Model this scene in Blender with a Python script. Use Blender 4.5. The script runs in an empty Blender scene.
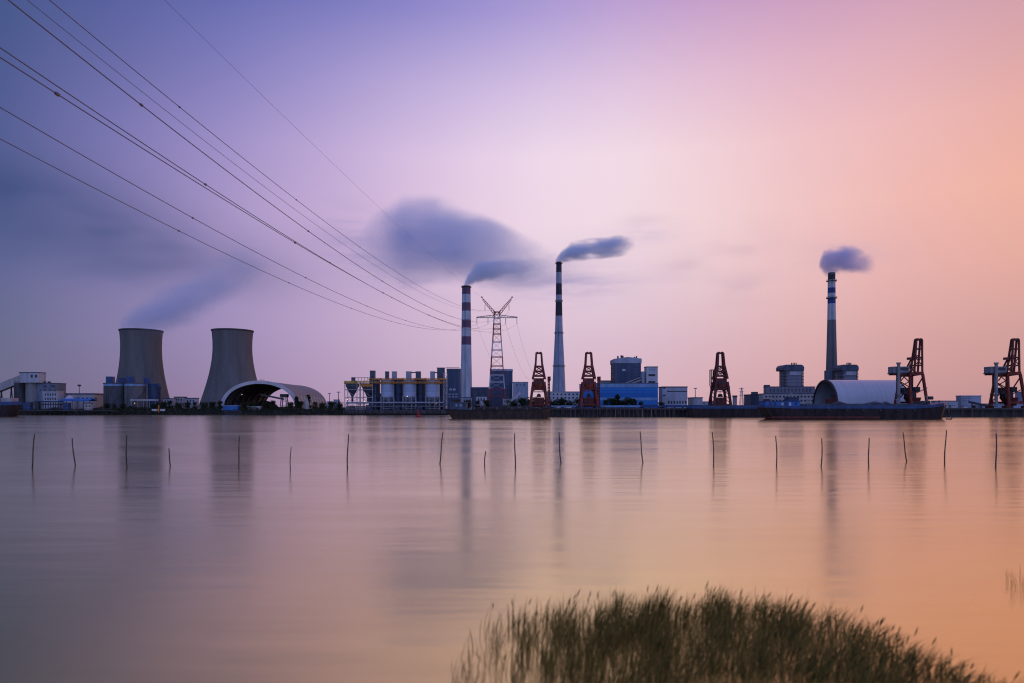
import bpy, math, random
from mathutils import noise as mnoise, Vector
from math import sin, cos, pi, radians, sqrt, atan2
random.seed(7)
sc = bpy.context.scene
COL = sc.collection

# ------------------------------------------------------------------ camera
CAMZ = 6.0
F = 683.0                       # focal length in pixels
HZ = 407.0                      # picture row of the horizon
cd = bpy.data.cameras.new('camera')
cam = bpy.data.objects.new('camera', cd)
COL.objects.link(cam)
cam.location = (0, 0, CAMZ)
cam.rotation_euler = (radians(90), 0, 0)
cd.sensor_width = 36.0
cd.lens = 36.0 * F / 1024.0
cd.shift_y = (HZ - 341.5) / 1024.0
cd.clip_start = 0.1
cd.clip_end = 30000
cd.dof.use_dof = True
cd.dof.focus_distance = 600.0
cd.dof.aperture_fstop = 0.36
sc.camera = cam

# ------------------------------------------------------------------ world: dusk sky
AZ = [-100, -60, -45, -37, -30, -23, -16, -9, -3, 3, 9, 16, 23, 30, 37, 45, 60, 100]
EL = [0, 5, 10, 15, 20, 25, 30, 36, 48, 90]
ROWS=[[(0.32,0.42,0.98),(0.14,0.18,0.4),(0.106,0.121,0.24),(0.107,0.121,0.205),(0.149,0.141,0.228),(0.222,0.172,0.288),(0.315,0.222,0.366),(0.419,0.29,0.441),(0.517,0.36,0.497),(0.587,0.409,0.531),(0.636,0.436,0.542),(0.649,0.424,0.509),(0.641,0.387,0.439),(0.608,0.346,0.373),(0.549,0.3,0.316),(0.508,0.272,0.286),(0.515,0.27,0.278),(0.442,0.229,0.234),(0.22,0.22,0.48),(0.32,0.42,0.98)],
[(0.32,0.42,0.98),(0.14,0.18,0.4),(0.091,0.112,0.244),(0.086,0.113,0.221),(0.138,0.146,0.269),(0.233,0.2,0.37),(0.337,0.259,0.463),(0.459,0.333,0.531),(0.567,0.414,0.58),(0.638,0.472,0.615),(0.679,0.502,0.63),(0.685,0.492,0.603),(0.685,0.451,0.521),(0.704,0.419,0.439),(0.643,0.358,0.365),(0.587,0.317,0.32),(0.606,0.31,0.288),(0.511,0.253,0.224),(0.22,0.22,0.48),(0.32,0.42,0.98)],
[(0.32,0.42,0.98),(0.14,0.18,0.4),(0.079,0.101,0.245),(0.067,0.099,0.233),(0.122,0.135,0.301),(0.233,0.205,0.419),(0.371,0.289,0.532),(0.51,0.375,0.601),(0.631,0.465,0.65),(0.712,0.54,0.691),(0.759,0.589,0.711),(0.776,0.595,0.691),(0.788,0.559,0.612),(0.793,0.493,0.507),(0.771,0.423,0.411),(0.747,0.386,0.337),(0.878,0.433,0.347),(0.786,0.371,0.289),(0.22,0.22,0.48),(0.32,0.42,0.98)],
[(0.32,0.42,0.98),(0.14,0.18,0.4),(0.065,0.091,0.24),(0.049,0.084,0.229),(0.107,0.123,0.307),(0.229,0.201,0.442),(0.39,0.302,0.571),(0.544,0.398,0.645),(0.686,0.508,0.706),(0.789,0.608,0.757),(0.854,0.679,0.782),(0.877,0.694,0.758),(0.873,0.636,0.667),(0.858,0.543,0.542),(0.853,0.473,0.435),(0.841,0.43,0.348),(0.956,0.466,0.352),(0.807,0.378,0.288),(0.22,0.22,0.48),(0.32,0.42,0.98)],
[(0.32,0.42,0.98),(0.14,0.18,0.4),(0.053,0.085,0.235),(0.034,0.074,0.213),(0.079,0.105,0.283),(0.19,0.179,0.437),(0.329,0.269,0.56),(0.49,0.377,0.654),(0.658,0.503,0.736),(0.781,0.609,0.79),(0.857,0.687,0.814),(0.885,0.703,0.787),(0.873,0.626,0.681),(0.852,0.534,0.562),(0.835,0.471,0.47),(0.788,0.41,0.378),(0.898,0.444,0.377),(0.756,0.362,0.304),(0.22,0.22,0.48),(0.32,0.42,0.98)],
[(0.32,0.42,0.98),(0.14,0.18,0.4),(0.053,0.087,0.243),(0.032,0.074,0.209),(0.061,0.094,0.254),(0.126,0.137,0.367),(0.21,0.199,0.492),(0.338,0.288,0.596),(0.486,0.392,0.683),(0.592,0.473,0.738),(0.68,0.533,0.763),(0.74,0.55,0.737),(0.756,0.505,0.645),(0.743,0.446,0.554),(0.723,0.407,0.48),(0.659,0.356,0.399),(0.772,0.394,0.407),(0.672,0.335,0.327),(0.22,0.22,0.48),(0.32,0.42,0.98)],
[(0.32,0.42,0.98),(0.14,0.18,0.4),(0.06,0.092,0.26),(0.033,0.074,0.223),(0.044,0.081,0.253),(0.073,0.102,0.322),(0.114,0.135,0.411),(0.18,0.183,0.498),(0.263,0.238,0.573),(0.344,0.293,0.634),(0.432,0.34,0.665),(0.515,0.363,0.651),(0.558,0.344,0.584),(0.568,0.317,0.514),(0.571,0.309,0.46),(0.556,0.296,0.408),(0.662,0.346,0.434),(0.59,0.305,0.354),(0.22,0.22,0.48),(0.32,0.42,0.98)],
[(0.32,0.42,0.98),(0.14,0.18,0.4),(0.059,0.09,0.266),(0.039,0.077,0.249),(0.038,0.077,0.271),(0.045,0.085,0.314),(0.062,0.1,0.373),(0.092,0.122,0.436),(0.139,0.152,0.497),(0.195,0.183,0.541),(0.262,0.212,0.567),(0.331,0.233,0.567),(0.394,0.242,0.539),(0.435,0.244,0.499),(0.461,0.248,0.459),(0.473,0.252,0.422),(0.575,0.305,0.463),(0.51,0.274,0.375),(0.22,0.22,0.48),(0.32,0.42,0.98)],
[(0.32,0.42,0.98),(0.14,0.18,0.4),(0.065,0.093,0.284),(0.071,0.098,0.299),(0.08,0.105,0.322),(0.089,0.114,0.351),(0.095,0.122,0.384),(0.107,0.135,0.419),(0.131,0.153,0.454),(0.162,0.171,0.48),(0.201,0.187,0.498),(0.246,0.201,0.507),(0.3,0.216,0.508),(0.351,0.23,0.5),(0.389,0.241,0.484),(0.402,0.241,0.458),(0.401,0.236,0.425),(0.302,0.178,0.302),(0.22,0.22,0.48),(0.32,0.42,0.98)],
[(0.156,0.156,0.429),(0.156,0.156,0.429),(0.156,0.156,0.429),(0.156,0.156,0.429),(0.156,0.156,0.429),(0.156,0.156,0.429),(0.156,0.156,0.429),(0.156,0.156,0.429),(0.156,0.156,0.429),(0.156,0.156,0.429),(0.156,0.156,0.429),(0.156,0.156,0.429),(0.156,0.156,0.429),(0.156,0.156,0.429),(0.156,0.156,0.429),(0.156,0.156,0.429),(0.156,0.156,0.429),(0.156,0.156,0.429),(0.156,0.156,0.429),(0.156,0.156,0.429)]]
SUN_EL, SUN_AZ = 4.0, 58.0      # just above the horizon, outside the frame on the right
world = bpy.data.worlds.new('World')
sc.world = world
world.use_nodes = True
NT = world.node_tree
NT.nodes.clear()


class NG:
    """small helper to write node graphs"""
    def __init__(self, tree):
        self.t = tree

    def n(self, kind, **kw):
        nd = self.t.nodes.new(kind)
        for k, v in kw.items():
            setattr(nd, k, v)
        return nd

    def put(self, sock, v):
        if hasattr(v, 'is_output') or isinstance(v, bpy.types.NodeSocket):
            self.t.links.new(v, sock)
        else:
            sock.default_value = v

    def math(self, op, a, b=0.0, c=None, clamp=False):
        nd = self.n('ShaderNodeMath', operation=op, use_clamp=clamp)
        self.put(nd.inputs[0], a)
        self.put(nd.inputs[1], b)
        if c is not None:
            self.put(nd.inputs[2], c)
        return nd.outputs[0]

    def mix(self, fac, a, b, blend='MIX'):
        nd = self.n('ShaderNodeMix', data_type='RGBA', blend_type=blend)
        self.put(nd.inputs[0], fac)
        self.put(nd.inputs[6], a)
        self.put(nd.inputs[7], b)
        return nd.outputs[2]

    def maprange(self, v, a, b, c, d, kind='LINEAR'):
        nd = self.n('ShaderNodeMapRange', interpolation_type=kind)
        self.put(nd.inputs[0], v)
        for i, x in enumerate((a, b, c, d)):
            self.put(nd.inputs[1 + i], x)
        return nd.outputs[0]

    def noise(self, vec, scale, detail=3.0, rough=0.5):
        nd = self.n('ShaderNodeTexNoise')
        if vec is not None:
            self.put(nd.inputs['Vector'], vec)
        nd.inputs['Scale'].default_value = scale
        nd.inputs['Detail'].default_value = detail
        nd.inputs['Roughness'].default_value = rough
        return nd.outputs[0]

    def mapping(self, vec, scale=(1, 1, 1), loc=(0, 0, 0)):
        nd = self.n('ShaderNodeMapping')
        self.put(nd.inputs[0], vec)
        nd.inputs['Scale'].default_value = scale
        nd.inputs['Location'].default_value = loc
        return nd.outputs[0]


def make_world():
    g = NG(NT)
    tc = g.n('ShaderNodeTexCoord')
    nrm = g.n('ShaderNodeVectorMath', operation='NORMALIZE')
    g.put(nrm.inputs[0], tc.outputs['Generated'])
    d = nrm.outputs[0]
    sp = g.n('ShaderNodeSeparateXYZ')
    g.put(sp.inputs[0], d)
    az = g.math('DIVIDE', g.math('ARCTAN2', sp.outputs[0], sp.outputs[1]), pi / 180)
    el = g.math('DIVIDE', g.math('ARCSINE', sp.outputs[2]), pi / 180)
    u = g.math('DIVIDE', g.math('ADD', az, 180.0), 360.0)
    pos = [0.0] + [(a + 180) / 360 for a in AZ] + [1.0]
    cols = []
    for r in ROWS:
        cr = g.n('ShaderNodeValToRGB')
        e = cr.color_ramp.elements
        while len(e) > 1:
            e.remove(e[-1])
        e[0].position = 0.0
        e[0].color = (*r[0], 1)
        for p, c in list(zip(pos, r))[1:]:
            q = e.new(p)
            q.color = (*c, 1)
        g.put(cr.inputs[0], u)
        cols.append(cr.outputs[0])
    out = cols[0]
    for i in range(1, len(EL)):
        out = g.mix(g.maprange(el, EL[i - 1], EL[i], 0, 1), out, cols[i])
    # soft dusk cloud banks, laid out by compass direction and height above the horizon
    def bank(a0, e0, sa, se, tilt=0.0):
        da = g.math('SUBTRACT', az, a0)
        de = g.math('SUBTRACT', g.math('SUBTRACT', el, e0), g.math('MULTIPLY', da, tilt))
        q = g.math('ADD', g.math('POWER', g.math('DIVIDE', da, sa), 2.0),
                   g.math('POWER', g.math('DIVIDE', de, se), 2.0))
        return g.math('EXPONENT', g.math('MULTIPLY', q, -1.0))
    nz = g.noise(g.mapping(d, (5, 5, 16)), 1.1, 2.0, 0.5)
    nz2 = g.maprange(nz, 0.36, 0.62, 0.62, 1.0, 'SMOOTHSTEP')
    m = g.math('MULTIPLY', g.math('ADD', bank(-41, 14.3, 13.5, 3.0, -0.10), g.math('MULTIPLY', bank(-28, 10.8, 9, 2.0, -0.06), 0.62)),
               nz2, clamp=True)
    out = g.mix(g.math('MULTIPLY', m, 0.93), out, (0.042, 0.074, 0.20, 1))
    m2 = bank(-17.5, 12.6, 7, 1.8, 0.05)
    out = g.mix(g.math('MULTIPLY', m2, 0.10), out, (0.20, 0.185, 0.42, 1))
    m3 = g.math('MULTIPLY', g.math('ADD', bank(14.5, 11.0, 2.2, 0.9), g.math('ADD', bank(18, 12.8, 3.2, 1.3),
                g.math('ADD', bank(11.2, 14.4, 2.0, 1.0), bank(19, 9.3, 3.0, 1.0)))), g.maprange(nz, 0.42, 0.66, 0, 1, 'SMOOTHSTEP'))
    out = g.mix(g.math('MULTIPLY', m3, 0.42), out, (0.44, 0.30, 0.42, 1))
    st = g.maprange(g.noise(g.mapping(d, (4, 4, 30)), 2.2, 5.0, 0.6), 0.34, 0.66, 0.25, 1.0, 'SMOOTHSTEP')
    m4 = g.math('MULTIPLY', g.math('ADD', bank(4.2, 10.2, 5.5, 1.5, -0.02), g.math('ADD', bank(-9.5, 11.2, 5.0, 1.9), g.math('ADD', g.math('MULTIPLY', bank(10.5, 14.0, 3.0, 0.8, 0.05), .55),
                g.math('ADD', g.math('MULTIPLY', bank(26, 11.5, 3.0, 1.1, -0.05), .35), g.math('MULTIPLY', bank(-13.5, 13.6, 2.5, 2.2), .9))))), st, clamp=True)
    out = g.mix(g.math('MULTIPLY', m4, 0.62), out, (0.37, 0.30, 0.54, 1))
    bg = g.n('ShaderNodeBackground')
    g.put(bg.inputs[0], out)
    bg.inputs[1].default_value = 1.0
    sky = g.n('ShaderNodeTexSky')
    sky.sky_type = 'NISHITA'
    sky.sun_disc = False
    sky.sun_elevation = radians(SUN_EL)
    sky.sun_rotation = radians(SUN_AZ)
    sky.dust_density = 3.0
    bg2 = g.n('ShaderNodeBackground')
    g.put(bg2.inputs[0], sky.outputs[0])
    bg2.inputs[1].default_value = 0.004
    add = g.n('ShaderNodeAddShader')
    g.put(add.inputs[0], bg.outputs[0])
    g.put(add.inputs[1], bg2.outputs[0])
    o = g.n('ShaderNodeOutputWorld')
    g.put(o.inputs[0], add.outputs[0])


make_world()
world.cycles.sampling_method = 'MANUAL'
world.cycles.sample_map_resolution = 512

# ------------------------------------------------------------------ sun (already down in the dusk haze: weak and wide)
sd = bpy.data.lights.new('sun', 'SUN')
sun = bpy.data.objects.new('sun', sd)
COL.objects.link(sun)
sd.energy = 0.12
sd.angle = radians(12)
sd.color = (1.0, 0.62, 0.42)
sun.rotation_euler = (radians(90 - SUN_EL), 0, radians(180 - SUN_AZ) )

# ------------------------------------------------------------------ exposure and render settings
vs = sc.view_settings
vs.view_transform = 'Standard'
vs.look = 'None'
vs.exposure = 0.0
vs.gamma = 1.0
sc.cycles.use_denoising = True
sc.cycles.filter_width = 1.15
sc.cycles.max_bounces = 10
sc.cycles.diffuse_bounces = 2
sc.cycles.glossy_bounces = 3
sc.cycles.volume_bounces = 8
sc.cycles.volume_step_rate = 0.6
sc.cycles.sample_clamp_indirect = 8


# ------------------------------------------------------------------ helpers
def X(px, Y):
    return (px - 512.0) / F * Y


def Z(py, Y):
    return CAMZ + (HZ - py) / F * Y


LOC = {}


def tag(o, label, cat, group=None, kind=None):
    o['label'] = label
    o['category'] = cat
    if group:
        o['group'] = group
    if kind:
        o['kind'] = kind
    return o


def thing(name, label, cat, loc=(0, 0, 0), group=None, kind=None):
    o = bpy.data.objects.new(name, None)
    o.empty_display_size = 1.0
    COL.objects.link(o)
    o.location = loc
    LOC[o.name] = tuple(loc)
    tag(o, label, cat, group, kind)
    return o


def children(o):
    return [c for c in COL.objects if c.parent == o]


def copy_tree(o, loc=None, label=None, parent=None):
    c = o.copy()
    COL.objects.link(c)
    if parent is not None:
        c.parent = parent
    if loc is not None:
        c.location = loc
    if label:
        c['label'] = label
    for ch in children(o):
        copy_tree(ch, parent=c)
    return c


class MB:
    """collects shapes (in world coordinates) and links them as ONE mesh"""
    def __init__(self):
        self.v, self.f, self.m, self.cur = [], [], [], 0

    def face(self, *idx):
        self.f.append(idx)
        self.m.append(self.cur)

    def add(self, *pts):
        b = len(self.v)
        self.v.extend(pts)
        return b

    def box(self, x0, x1, y0, y1, z0, z1):
        b = self.add((x0, y0, z0), (x1, y0, z0), (x1, y1, z0), (x0, y1, z0),
                     (x0, y0, z1), (x1, y0, z1), (x1, y1, z1), (x0, y1, z1))
        for q in ((3, 2, 1, 0), (4, 5, 6, 7), (0, 1, 5, 4), (1, 2, 6, 5), (2, 3, 7, 6), (3, 0, 4, 7)):
            self.face(*[b + i for i in q])

    def bar(self, p, q, w, h=None):
        """square-section beam from p to q"""
        h = h or w
        d = [q[i] - p[i] for i in range(3)]
        L = sqrt(sum(c * c for c in d)) or 1e-6
        d = [c / L for c in d]
        up = (0, 0, 1) if abs(d[2]) < 0.95 else (0, 1, 0)
        s = (d[1] * up[2] - d[2] * up[1], d[2] * up[0] - d[0] * up[2], d[0] * up[1] - d[1] * up[0])
        ls = sqrt(sum(c * c for c in s))
        s = [c / ls for c in s]
        t = (s[1] * d[2] - s[2] * d[1], s[2] * d[0] - s[0] * d[2], s[0] * d[1] - s[1] * d[0])
        pts = []
        for e in (p, q):
            for a, c in ((-1, -1), (1, -1), (1, 1), (-1, 1)):
                pts.append(tuple(e[i] + s[i] * a * w / 2 + t[i] * c * h / 2 for i in range(3)))
        b = self.add(*pts)
        for k in ((3, 2, 1, 0), (4, 5, 6, 7), (0, 1, 5, 4), (1, 2, 6, 5), (2, 3, 7, 6), (3, 0, 4, 7)):
            self.face(*[b + i for i in k])

    def path(self, pts, rad, n=6):
        """tube through pts; rad a number or list"""
        rings = []
        for i, p in enumerate(pts):
            a = pts[max(0, i - 1)]
            c = pts[min(len(pts) - 1, i + 1)]
            d = [c[k] - a[k] for k in range(3)]
            L = sqrt(sum(k * k for k in d)) or 1e-6
            d = [k / L for k in d]
            up = (0, 0, 1) if abs(d[2]) < 0.9 else (1, 0, 0)
            s = (d[1] * up[2] - d[2] * up[1], d[2] * up[0] - d[0] * up[2], d[0] * up[1] - d[1] * up[0])
            ls = sqrt(sum(k * k for k in s))
            s = [k / ls for k in s]
            t = (s[1] * d[2] - s[2] * d[1], s[2] * d[0] - s[0] * d[2], s[0] * d[1] - s[1] * d[0])
            r = rad[i] if isinstance(rad, (list, tuple)) else rad
            rings.append(self.add(*[tuple(p[k] + r * (cos(2 * pi * j / n) * s[k] + sin(2 * pi * j / n) * t[k]) for k in range(3)) for j in range(n)]))
        for a, b in zip(rings, rings[1:]):
            for j in range(n):
                k = (j + 1) % n
                self.face(a + j, a + k, b + k, b + j)
        self.face(*[rings[0] + j for j in reversed(range(n))])
        self.face(*[rings[-1] + j for j in range(n)])

    def lathe(self, cx, cy, prof, n=32, cap0=False, cap1=False, mats=None):
        """prof: list of (r, z)"""
        rings = [self.add(*[(cx + r * cos(2 * pi * j / n), cy + r * sin(2 * pi * j / n), z) for j in range(n)]) for r, z in prof]
        for i, (a, b) in enumerate(zip(rings, rings[1:])):
            if mats:
                self.cur = mats[i]
            for j in range(n):
                k = (j + 1) % n
                self.face(a + j, a + k, b + k, b + j)
        if cap0:
            self.face(*[rings[0] + j for j in reversed(range(n))])
        if cap1:
            self.face(*[rings[-1] + j for j in range(n)])

    def prism(self, pts, y0, y1):
        """outline in (x, z), extruded from y0 to y1"""
        n = len(pts)
        a = self.add(*[(x, y0, z) for x, z in pts])
        b = self.add(*[(x, y1, z) for x, z in pts])
        self.face(*[a + i for i in range(n)])
        self.face(*[b + i for i in reversed(range(n))])
        for i in range(n):
            k = (i + 1) % n
            self.face(a + k, a + i, b + i, b + k)

    def loft(self, secs, close0=True, close1=True):
        """open or closed rings of equal length joined one after another"""
        n = len(secs[0])
        r = [self.add(*s) for s in secs]
        for a, b in zip(r, r[1:]):
            for j in range(n):
                k = (j + 1) % n
                self.face(a + j, a + k, b + k, b + j)
        if close0:
            self.face(*[r[0] + j for j in reversed(range(n))])
        if close1:
            self.face(*[r[-1] + j for j in range(n)])

    def build(self, name, mat, parent=None, smooth=False, label=None, bevel=0.0, loc=None):
        me = bpy.data.meshes.new(name)
        base = None
        if parent is not None:
            o0 = parent
            base = LOC.get(o0.name, (0, 0, 0))
        elif loc is not None:
            base = loc
        else:
            base = (0, 0, 0)
        me.from_pydata([(x - base[0], y - base[1], z - base[2]) for x, y, z in self.v], [], self.f)
        mats = mat if isinstance(mat, (list, tuple)) else [mat]
        for q in mats:
            me.materials.append(q)
        if len(mats) > 1:
            me.polygons.foreach_set('material_index', self.m)
        if smooth:
            me.polygons.foreach_set('use_smooth', [True] * len(me.polygons))
            try:
                me.set_sharp_from_angle(angle=radians(35))
            except Exception:
                pass
        me.update()
        o = bpy.data.objects.new(name, me)
        COL.objects.link(o)
        if parent is not None:
            o.parent = parent
            LOC[o.name] = base
        else:
            o.location = base
            LOC[o.name] = base
        if bevel:
            bm = o.modifiers.new('bevel', 'BEVEL')
            bm.width = bevel
            bm.segments = 1
            bm.limit_method = 'ANGLE'
        if label:
            o['label'] = label
        return o


def fspan(p0, p1, Y, d):
    """x extent of a box whose VISIBLE outline (front and side) spans p0..p1"""
    x0 = X(p0, Y + d) if p0 > 512 else X(p0, Y)
    x1 = X(p1, Y + d) if p1 < 512 else X(p1, Y)
    return x0, x1


def fbox(mb, p0, p1, q0, q1, Y, d, z0=None):
    x0, x1 = fspan(p0, p1, Y, d)
    mb.box(x0, x1, Y, Y + d, Z(q1, Y) if z0 is None else z0, Z(q0, Y))
    return x0, x1


# ------------------------------------------------------------------ materials
MATS = {}


def mat(name, col, rough=0.75, metal=0.0, var=0.25, scale=0.25, stretch=(1, 1, 0.25), dark=None, emit=None):
    """painted or raw surface with blotches and vertical weather streaks"""
    m = bpy.data.materials.new(name)
    m.use_nodes = True
    t = m.node_tree
    g = NG(t)
    b = t.nodes['Principled BSDF']
    b.inputs['Roughness'].default_value = rough
    b.inputs['Metallic'].default_value = metal
    tc = g.n('ShaderNodeTexCoord')
    n1 = g.noise(g.mapping(tc.outputs['Object'], stretch), scale, 5.0, 0.6)
    n2 = g.noise(g.mapping(tc.outputs['Object'], (3.1, 3.1, 0.5), (7, 3, 1)), scale * 2.3, 3.0, 0.6)
    dk = dark or tuple(c * (1 - var) for c in col)
    lt = tuple(min(1, c * (1 + var * 0.5)) for c in col)
    c1 = g.mix(g.maprange(n1, 0.35, 0.65, 0, 1, 'SMOOTHSTEP'), (*dk, 1), (*lt, 1))
    c2 = g.mix(g.math('MULTIPLY', g.maprange(n2, 0.52, 0.75, 0, 1), var * 1.6, clamp=True), c1, (*[c * 0.45 for c in dk], 1))
    g.put(b.inputs['Base Color'], c2)
    if emit:
        b.inputs['Emission Color'].default_value = (*emit[0], 1)
        b.inputs['Emission Strength'].default_value = emit[1]
    MATS[name] = m
    return m


concrete = mat('concrete', (0.19, 0.19, 0.185), 0.9, var=0.22, scale=0.12)
concrete_lt = mat('pale_concrete', (0.27, 0.27, 0.255), 0.9, var=0.25, scale=0.2)
concrete_dk = mat('dark_concrete', (0.075, 0.075, 0.08), 0.9, var=0.35, scale=0.3)
stone_dk = mat('wet_stone', (0.035, 0.035, 0.036), 0.9, var=0.5, scale=0.5, stretch=(1, 1, 1))
soil = mat('soil', (0.05, 0.048, 0.042), 0.95, var=0.4, scale=0.05, stretch=(1, 1, 1))
mud = mat('mud', (0.07, 0.06, 0.045), 0.6, var=0.4, scale=1.5, stretch=(1, 1, 1))
white_p = mat('white_paint', (0.56, 0.57, 0.58), 0.6, var=0.14, scale=0.2)
offwhite = mat('offwhite_paint', (0.42, 0.41, 0.39), 0.7, var=0.2, scale=0.25)
grey_p = mat('grey_cladding', (0.44, 0.47, 0.50), 0.6, var=0.18, scale=0.2)
bluegrey = mat('bluegrey_cladding', (0.36, 0.42, 0.49), 0.6, var=0.18, scale=0.2)
slate = mat('dark_slate_cladding', (0.075, 0.10, 0.14), 0.6, var=0.3, scale=0.25)
stack_grey = mat('stack_grey', (0.55, 0.60, 0.62), 0.8, var=0.18, scale=0.15)
silo_dk = mat('sooty_concrete', (0.115, 0.12, 0.125), 0.9, var=0.3, scale=0.25)
silo_md = mat('stained_concrete', (0.175, 0.175, 0.17), 0.9, var=0.3, scale=0.25)
tower_con = mat('cooling_tower_concrete', (0.172, 0.168, 0.152), 0.95, var=0.2, scale=0.12, stretch=(1, 1, 0.05))
crane_grey = mat('crane_grey', (0.24, 0.26, 0.28), 0.6, var=0.3, scale=0.5)
factory_m = mat('factory_cladding', (0.17, 0.21, 0.26), 0.7, var=0.3, scale=0.3)
navy = mat('navy_cladding', (0.045, 0.085, 0.16), 0.6, var=0.35, scale=0.3)
blue_p = mat('blue_paint', (0.025, 0.16, 0.50), 0.5, var=0.18, scale=0.3)
blue_dk = mat('dark_blue_paint', (0.02, 0.07, 0.20), 0.5, var=0.3, scale=0.4)
blue_lt = mat('light_blue_paint', (0.22, 0.40, 0.62), 0.55, var=0.18, scale=0.3)
red_p = mat('red_paint', (0.21, 0.034, 0.018), 0.7, var=0.55, scale=0.5)
red_dk = mat('dark_and_backlit_red', (0.13, 0.024, 0.016), 0.65, var=0.4, scale=0.5)  # dark red parts; on the third crane it paints in backlit shade
redband = mat('faded_maroon_band', (0.17, 0.10, 0.15), 0.75, var=0.2, scale=0.3)
blueband = mat('blue_band', (0.03, 0.08, 0.24), 0.7, var=0.2, scale=0.3)
blackband = mat('dark_band', (0.05, 0.045, 0.06), 0.75, var=0.25, scale=0.3)
orange_p = mat('orange_paint', (0.60, 0.25, 0.03), 0.6, var=0.25, scale=0.6)
yellow_p = mat('yellow_paint', (0.55, 0.38, 0.04), 0.6, var=0.3, scale=0.6)
steel_dk = mat('dark_steel', (0.06, 0.065, 0.075), 0.6, 0.3, var=0.35, scale=0.5)
steel_lt = mat('galvanised_steel', (0.40, 0.41, 0.43), 0.5, 0.4, var=0.2, scale=0.6)
wire_m = mat('weathered_cable', (0.16, 0.145, 0.18), 0.6, 0.3, var=0.2, scale=0.5)
rust = mat('rusty_plate', (0.055, 0.035, 0.028), 0.8, var=0.5, scale=0.6)
hull_dk = mat('dark_hull_paint', (0.028, 0.018, 0.021), 0.8, var=0.7, scale=0.4)
hull_rd = mat('red_brown_hull', (0.05, 0.026, 0.024), 0.65, var=0.45, scale=0.5)
glass_dk = mat('dark_window_glass', (0.02, 0.025, 0.035), 0.15, var=0.2, scale=1)
coal = mat('coal', (0.03, 0.028, 0.027), 0.95, var=0.5, scale=0.8, stretch=(1, 1, 1))
brown_heap = mat('brown_heap', (0.13, 0.07, 0.04), 0.95, var=0.4, scale=0.5, stretch=(1, 1, 1))
wood_m = mat('bamboo', (0.10, 0.075, 0.05), 0.8, var=0.4, scale=4)
bark = mat('bark', (0.06, 0.045, 0.035), 0.9, var=0.4, scale=2)
lamp_m = mat('lit_lamp', (0.8, 0.7, 0.5), 0.4, var=0.0, emit=((1.0, 0.66, 0.28), 2.2))
lamp_w = mat('lit_white_lamp', (0.8, 0.8, 0.8), 0.4, var=0.0, emit=((1.0, 0.85, 0.7), 1.5))
pylon_red = mat('pylon_red_paint', (0.34, 0.05, 0.045), 0.6, var=0.2, scale=0.5)
buoy_m = mat('buoy_red', (0.38, 0.02, 0.03), 0.5, var=0.3, scale=1.5)


def leaf_mat(name, c0, c1, thin=.35):
    m = bpy.data.materials.new(name)
    m.use_nodes = True
    g = NG(m.node_tree)
    b = m.node_tree.nodes['Principled BSDF']
    out = m.node_tree.nodes['Material Output']
    b.inputs['Roughness'].default_value = 0.75
    b.inputs['Specular IOR Level'].default_value = 0.2
    geo = g.n('ShaderNodeNewGeometry')
    c = g.mix(geo.outputs['Random Per Island'], (*c0, 1), (*c1, 1))
    g.put(b.inputs['Base Color'], c)
    tr = g.n('ShaderNodeBsdfTranslucent')
    g.put(tr.inputs[0], c)
    mx = g.n('ShaderNodeMixShader')
    mx.inputs[0].default_value = thin
    g.put(mx.inputs[1], b.outputs[0])
    g.put(mx.inputs[2], tr.outputs[0])
    g.put(out.inputs['Surface'], mx.outputs[0])
    return m


leaf_a = leaf_mat('dark_leaves', (0.022, 0.035, 0.016), (0.065, 0.085, 0.035))
leaf_b = leaf_mat('olive_leaves', (0.030, 0.036, 0.016), (0.085, 0.085, 0.035))
reed_m = leaf_mat('marsh_grass_blades', (0.05, 0.058, 0.010), (0.42, 0.35, 0.085), .5)


def panel_mat(name, c0, c1, step, axis=2, rough=0.55, line=0.12):
    """ribbed or panelled cladding: rows of panels in two shades with dark joints"""
    m = bpy.data.materials.new(name)
    m.use_nodes = True
    g = NG(m.node_tree)
    b = m.node_tree.nodes['Principled BSDF']
    b.inputs['Roughness'].default_value = rough
    tc = g.n('ShaderNodeTexCoord')
    sp = g.n('ShaderNodeSeparateXYZ')
    g.put(sp.inputs[0], tc.outputs['Object'])
    s = g.math('DIVIDE', sp.outputs[axis], step)
    fr = g.math('FRACT', s)
    cell = g.math('FLOOR', s)
    wn = g.n('ShaderNodeTexWhiteNoise', noise_dimensions='1D')
    g.put(wn.inputs['W'], cell)
    nz = g.noise(g.mapping(tc.outputs['Object'], (1, 1, 0.3)), 0.25, 4.0, 0.6)
    f = g.math('ADD', g.math('MULTIPLY', wn.outputs[0], 0.6), g.math('MULTIPLY', nz, 0.5), clamp=True)
    c = g.mix(f, (*c0, 1), (*c1, 1))
    j = g.math('LESS_THAN', fr, line)
    c = g.mix(g.math('MULTIPLY', j, 0.45), c, (*[q * 0.4 for q in c0], 1))
    g.put(b.inputs['Base Color'], c)
    return m


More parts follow.
